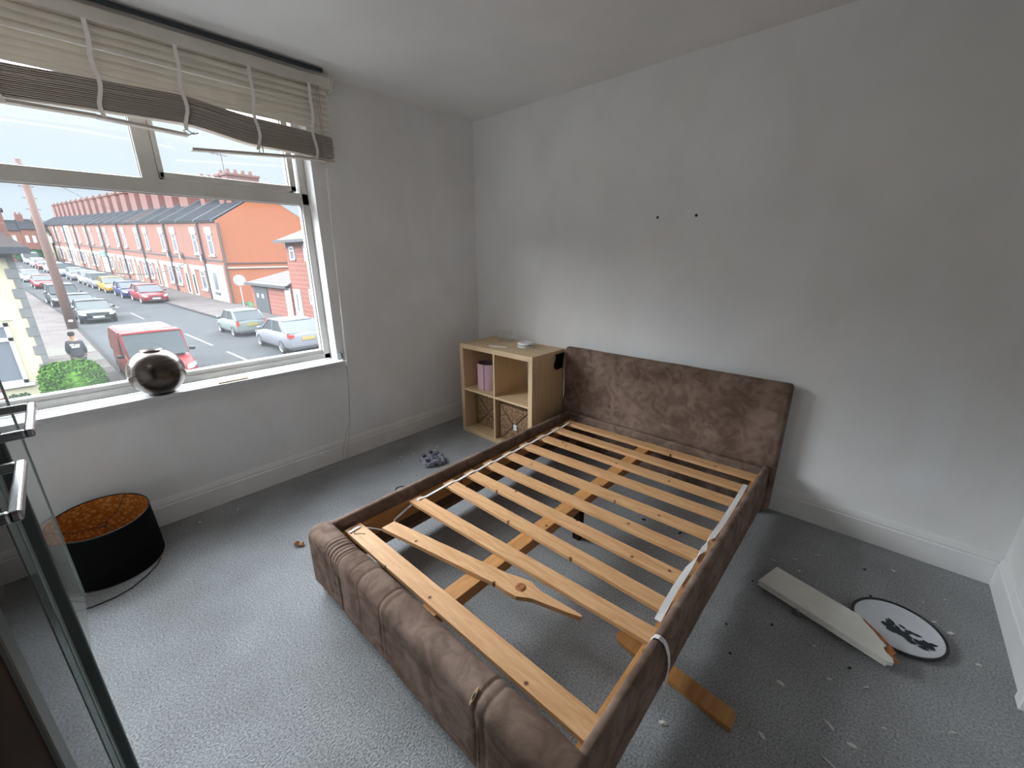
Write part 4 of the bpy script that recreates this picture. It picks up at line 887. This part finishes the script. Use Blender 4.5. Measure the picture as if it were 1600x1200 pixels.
# ------------------------------------------------------------------ cars
def car(kind, col, uf, v, facing, lab, sc=1.0, tail_plate='plate_yellow', grp=None, detail=True):
    """uf: street position of the end nearest the camera; facing +1 = front toward the camera."""
    Ls = {'hatch': 4.1, 'small': 3.7, 'saloon': 4.5, 'suv': 4.4, 'van': 4.4}[kind] * sc
    Wd_ = {'hatch': 1.76, 'small': 1.62, 'saloon': 1.84, 'suv': 1.85, 'van': 1.82}[kind] * sc
    Ht = {'hatch': 1.46, 'small': 1.44, 'saloon': 1.42, 'suv': 1.68, 'van': 1.85}[kind] * sc
    # T: x 0..1 from front to rear, y side -1..1, z metres
    def T(x, y, z):
        uu = uf + (x if facing > 0 else 1 - x) * Ls
        return S(uu, v + y * Wd_ / 2 * (-facing), z * sc)
    c = thing('van' if kind == 'van' else 'car', S(uf + Ls / 2, v, 0), lab, 'van' if kind == 'van' else 'car', grp)
    H_ = Ht / sc
    bl_ = {'hatch': .92, 'small': .90, 'saloon': .90, 'suv': 1.02, 'van': 1.05}[kind]
    # body stations: x, half width, hood/belt height, bottom
    tailz = {'saloon': bl_ + .06, 'van': bl_ + .02}.get(kind, bl_ + .04)
    st_ = [(0, .70, .52, .28), (.012, .86, .64, .22), (.05, .95, .70, .20), (.14, .985, bl_ - .16, .20), (.27, 1.0, bl_ - .04, .20), (.40, 1.0, bl_, .20), (.6, 1.0, bl_ + .01, .20), (.8, 1.0, bl_ + .03, .20), (.93, .97, tailz, .22), (.985, .90, tailz - .05, .24), (1.0, .80, tailz - .18, .30)]
    rings = []
    for x, w_, zt_, zb_ in st_:
        m_ = (zt_ + zb_) / 2
        rings.append([T(x, -w_ * .90, zb_), T(x, -w_, zb_ + .12), T(x, -w_, m_ + .08), T(x, -w_ * .97, zt_ - .06), T(x, -w_ * .90, zt_), T(x, 0, zt_ + .035), T(x, w_ * .90, zt_), T(x, w_ * .97, zt_ - .06), T(x, w_, m_ + .08), T(x, w_, zb_ + .12), T(x, w_ * .90, zb_), T(x, 0, zb_)])
    MB().quadgrid(rings, cap=True).build('body', 'car_' + col, c, smooth=True)
    wsb, rf0, rf1, rwb = {'hatch': (.22, .44, .76, .975), 'small': (.22, .42, .80, .985), 'saloon': (.27, .45, .72, .90), 'suv': (.22, .38, .90, .985), 'van': (.15, .30, .985, .995)}[kind]
    rw = .80 if kind != 'van' else .90
    gl_ = 'car_glass'
    cabin_end = rf1 if kind != 'van' else .46
    def cab(x0, x1, x2, x3, inset, matn, nm, zr=0):
        rr = [[T(x0, -.88 + inset, bl_ - .03), T(x0, .88 - inset, bl_ - .03), T(x0, .88 - inset, bl_ - .02), T(x0, -.88 + inset, bl_ - .02)],
              [T((x0 * .9 + x1 * .1), -.90 + inset, bl_ - .02), T((x0 * .9 + x1 * .1), .90 - inset, bl_ - .02), T(x1, rw - inset, H_ - .05), T(x1, -rw + inset, H_ - .05)],
              [T(x3 * .9 + x2 * .1, -.90 + inset, bl_ - .0), T(x3 * .9 + x2 * .1, .90 - inset, bl_ - .0), T(x2, rw - inset, H_ - .05), T(x2, -rw + inset, H_ - .05)],
              [T(x3, -.86 + inset, bl_ - .03), T(x3, .86 - inset, bl_ - .03), T(x3, .86 - inset, bl_ + .03), T(x3, -.86 + inset, bl_ + .03)]]
        return MB().quadgrid(rr, cap=True).build(nm, matn, c)
    if kind != 'van':
        cab(wsb, rf0, rf1, rwb, 0, gl_, 'windows')
    else:
        cab(wsb, rf0, .48, .50, 0, gl_, 'windows')
        rr = []
        for x, zt_ in ((.46, H_ - .02), (.7, H_), (.9, H_ - .01), (.99, H_ - .06)):
            rr.append([T(x, -.98, bl_ - .1), T(x, -.96, bl_ + .3), T(x, -.90, zt_ - .06), T(x, -.8, zt_), T(x, .8, zt_), T(x, .90, zt_ - .06), T(x, .96, bl_ + .3), T(x, .98, bl_ - .1)])
        cg = MB().quadgrid(rr, cap=True).build('cargo_body', 'car_' + col, c, smooth=False)
        for k, zz in enumerate((1.62, 1.42, 1.34)):
            mb = MB(); mb.box((.80 - .01 * k, -.995, zz - .05), (.80 + .035 + .02 * (k % 2), -.94, zz + (.05 if k < 2 else .0)), T=T); mb.build('side_marking', 'plate_white', cg)
    # roof panel
    rr = []
    xs = [rf0 - .01, rf0 + (cabin_end - rf0) * .25, rf0 + (cabin_end - rf0) * .6, cabin_end + .01]
    for k, x in enumerate(xs):
        zz = H_ - .05 + (.0, .035, .04, .0)[k]
        rr.append([T(x, -rw - .03, H_ - .07), T(x, -rw + .03, zz), T(x, 0, zz + .02), T(x, rw - .03, zz), T(x, rw + .03, H_ - .07)])
    MB().quadgrid(rr, cap=True).build('roof', 'car_' + col, c, smooth=True)
    if detail:
        mb = MB()
        for s_ in (-1, 1):
            mb.tube([T(wsb + .02, s_ * .89, bl_ - .02), T(rf0, s_ * (rw + .015), H_ - .065)], .035 * sc, 5)
            if kind != 'van':
                mb.tube([T(rwb - .02, s_ * .87, bl_), T(rf1, s_ * (rw + .015), H_ - .065)], .055 * sc, 5)
                mb.tube([T(.56, s_ * .915, bl_ - .01), T(.56, s_ * (rw + .01), H_ - .06)], .03 * sc, 4)
            if kind in ('hatch', 'suv', 'small'):
                mb.prism([T(rwb - .02, s_ * .90, bl_), T(rwb - .13, s_ * .905, bl_), T(rf1 - .03, s_ * (rw + .03), H_ - .09), T(rf1 + .01, s_ * (rw + .02), H_ - .08)], (0, .02 * s_, 0))
        mb.build('pillars', 'car_' + col, c)
        for s_ in (-1, 1):
            MB().lathe([(0, -.07), (.10, -.05), (.11, .05), (0, .06)], (0, 0, 0), 8, T=lambda p: T(wsb + .07, s_ * 1.09, bl_ + .06) + p * .9 * sc).build('side_mirror', 'car_' + (col if kind != 'van' else 'black'), c, smooth=True)
    wr = (.31 if kind != 'suv' else .35)
    for x in (.175, .80):
        for s_ in (-1, 1):
            ce = T(x, s_ * .90, wr); yd = (T(x, s_ * 1.0, wr) - ce).normalized(); xd = (T(x + .05, 0, wr) - T(x, 0, wr)).normalized(); zd = Vector((0, 0, 1))
            f2 = lambda p: ce + xd * p.x * sc + zd * p.y * sc + yd * p.z * sc
            wo_ = MB().lathe([(0, -.10), (wr - .03, -.10), (wr, -.07), (wr, .07), (wr - .04, .10), (wr - .09, .10)], (0, 0, 0), 18, T=f2).build('wheel', 'tyre', c, smooth=True)
            MB().lathe([(wr - .085, .101), (wr - .10, .08), (.05, .095), (0, .1)], (0, 0, 0), 10, T=f2).build('hub_cap', 'alloy', wo_)
    # ends
    for s_ in (-1, 1):
        mb = MB(); mb.prism([T(.004, s_ * .60, .56), T(.004, s_ * .80, .58), T(.06, s_ * .965, .66), T(.06, s_ * .94, .74), T(.015, s_ * .62, .68)], (0, 0, .0) if False else tuple((T(-.006, 0, 0) - T(0, 0, 0)))); mb.build('headlight', 'lamp_clear', c)
        if kind == 'saloon' or kind == 'hatch' or kind == 'suv': tz0, tz1, ti = tailz - .20, tailz - .06, .68
        else: tz0, tz1, ti = tailz - .30, tailz - .06, .80
        mb = MB(); mb.box((.955, s_ * ti, tz0), (1.004, s_ * .93, tz1), T=T); mb.build('tail_light', 'lamp_red', c)
    MB().box((-.006, -.30, .38), (.01, .30, .50), T=T).build('front_plate', 'plate_white', c)
    MB().box((.99, -.32, .62 if kind != 'saloon' else .55), (1.008, .32, .76 if kind != 'saloon' else .68), T=T).build('rear_plate', tail_plate, c)
    MB().box((-.003, -.62, .27), (.02, .62, .37), T=T).build('lower_grille', 'car_trim', c)
    MB().box((-.003, -.42, .52), (.012, .42, .60), T=T).build('grille', 'car_trim', c)
    MB().box((.97, -.84, .22), (1.003, .84, .34), T=T).build('rear_bumper_trim', 'car_trim', c)
    return c
car('hatch', 'silver', 17.0, 5.55, -1, 'silver hatchback seen from behind, nearest parked car at the window right edge', 1.04)
car('small', 'pale_green', 23.8, 5.45, -1, 'small pale green hatchback with a red tail light ahead of the silver hatchback', 1.0)
car('hatch', 'red', 48.3, 5.75, 1, 'red hatchback parked facing the camera beside the terrace', 1.12)
car('hatch', 'blue', 53.6, 5.4, 1, 'dark blue car parked behind the red hatchback', 1.05)
car('hatch', 'yellow', 59.6, 5.3, 1, 'yellow car parked behind the dark blue car', 1.1)
car('suv', 'grey', 65.4, 5.2, 1, 'grey car parked behind the yellow car', 1.0, detail=False)
car('hatch', 'white', 70.9, 5.3, 1, 'white car parked behind the grey car', 1.1, detail=False)
car('hatch', 'grey', 78, 5.2, 1, 'darker grey car parked beyond the white car', 1.1, detail=False)
car('suv', 'lightblue', 86.5, 5.2, 1, 'pale blue car just right of the telegraph pole', 1.1, detail=False)
car('hatch', 'white', 95, 4.9, 1, 'white car just left of the telegraph pole', 1.1, detail=False)
car('hatch', 'red', 104, 4.9, 1, 'distant dark red car behind the white car left of the pole', 1.1, detail=False)
car('hatch', 'white', 111, 4.9, 1, 'distant white car beyond the dark red one', 1.1, detail=False)
car('van', 'white', 122, 5.2, 1, 'farthest white van at the end of the street', 1.15, detail=False)
car('saloon', 'black', 37.2, .42, 1, 'black saloon parked facing the camera beside the pole', 1.04)
car('hatch', 'dark', 43.6, .30, 1, 'dark grey car parked behind the black saloon', 1.04)
car('suv', 'black', 50.0, .25, 1, 'black tall car parked behind the dark grey car', 1.06)
car('hatch', 'red', 68, .9, 1, 'distant red car on the left side of the street', 1.0, detail=False)
car('hatch', 'white', 78, .9, 1, 'distant white car beyond the red one on the left side', 1.0, detail=False)
car('van', 'van_red', 15.2, .0, 1, 'red delivery van parked below the window behind the round vase', 1.0)

# ------------------------------------------------------------------ pedestrian
PU, PV = 18.4, -1.87
ps = thing('person', S(PU, PV, .1), 'person in a dark hoodie with a white back print walking away on the near pavement', 'person')
PO = S(PU, PV, .1)
def skin_mesh(name, material, joints, edges, root, parent, sub=2):
    me = bpy.data.meshes.new(name); me.from_pydata([tuple(Vector(j[:3]) + PO - WL[ps.name]) for j in joints], edges, []); me.materials.append(MT[material])
    o = bpy.data.objects.new(name, me); COL.objects.link(o); o.parent = parent; WL[o.name] = WL[ps.name]
    md = o.modifiers.new('skin', 'SKIN')
    for v_, j in zip(me.skin_vertices[0].data, joints): v_.radius = (j[3], j[4] if len(j) > 4 else j[3])
    me.skin_vertices[0].data[root].use_root = True
    md = o.modifiers.new('sub', 'SUBSURF'); md.levels = sub; md.render_levels = sub
    return o
# local axes: -x walking direction (away), y left/right
J = [(0, 0, .92, .13), (0, 0, 1.15, .11), (0, 0, 1.38, .13), (0, 0, 1.48, .055), (.0, 0, 1.56, .07), (-.01, 0, 1.64, .088), (0, 0, 1.71, .06),
     (0, .17, 1.38, .055), (.02, .23, 1.12, .042), (-.08, .24, .90, .032), (-.11, .24, .82, .03),
     (0, -.17, 1.38, .055), (-.0, -.24, 1.12, .042), (-.10, -.22, .92, .032), (-.14, -.21, .85, .03),
     (0, .10, .85, .09), (-.10, .10, .48, .06), (-.06, .10, .09, .04), (-.18, .11, .04, .035),
     (0, -.10, .85, .09), (.06, -.10, .48, .06), (.22, -.10, .14, .04), (.12, -.11, .04, .035)]
Ed = [(0, 1), (1, 2), (2, 3), (3, 4), (4, 5), (5, 6), (2, 7), (7, 8), (8, 9), (9, 10), (2, 11), (11, 12), (12, 13), (13, 14), (0, 15), (15, 16), (16, 17), (17, 18), (0, 19), (19, 20), (20, 21), (21, 22)]
skin_mesh('body', 'skin_tone', [(q[0], q[1] * .86, *q[2:]) for q in J], Ed, 0, ps)
NW = .86
JH = [(0, 0, .80, .16, .19), (0, 0, .95, .155, .19), (0, 0, 1.15, .13, .18), (0, 0, 1.36, .14, .19), (0, 0, 1.47, .08), (0, .19, 1.37, .075), (.02, .25, 1.12, .065), (-.08, .25, .93, .05), (0, -.19, 1.37, .075), (0, -.255, 1.12, .065), (-.10, -.235, .95, .05)]
skin_mesh('hoodie', 'hoodie', [(q[0], q[1] * NW, *q[2:]) for q in JH], [(0, 1), (1, 2), (2, 3), (3, 4), (3, 5), (5, 6), (6, 7), (3, 8), (8, 9), (9, 10)], 0, ps)
JT = [(0, 0, .90, .15), (0, .10, .80, .105), (-.10, .10, .48, .08), (-.06, .10, .12, .062), (0, -.10, .80, .105), (.06, -.10, .48, .08), (.21, -.10, .18, .062)]
skin_mesh('trousers', 'trousers', JT, [(0, 1), (1, 2), (2, 3), (0, 4), (4, 5), (5, 6)], 0, ps)
JR = [(.045, 0, 1.58, .085), (.035, 0, 1.66, .115), (.02, .0, 1.74, .095), (.03, -.05, 1.72, .07)]
skin_mesh('hair', 'hair_black', JR, [(0, 1), (1, 2), (1, 3)], 1, ps, 2)
mb = MB()
for (a, b_, z0, z1) in ((-.12, -.02, 1.27, 1.33), (.0, .12, 1.25, 1.31), (-.10, .10, 1.19, 1.245)):
    mb.box((.150, a, z0), (.166, b_, z1), T=lambda x, y, z: Vector((x, y, z)) + PO)
mb.build('back_print', 'print_white', ps)
mb = MB()
for s_ in (1, -1):
    for k in range(5):
        hy = .205 * s_; hx = -.11 if s_ > 0 else -.14; hz = .82 if s_ > 0 else .85
        ln = (.055, .075, .08, .075, .06)[k]; off = (k - 2) * .016
        a = Vector((hx + off, hy, hz - .02)) + PO; mb.tube([a, a + Vector((-.01 if k else -.03, 0, -ln * .5)), a + Vector((0 if k else -.035, -.01 * s_, -ln))], [.009, .008, .006], 6)
mb.build('fingers', 'skin_tone', ps)
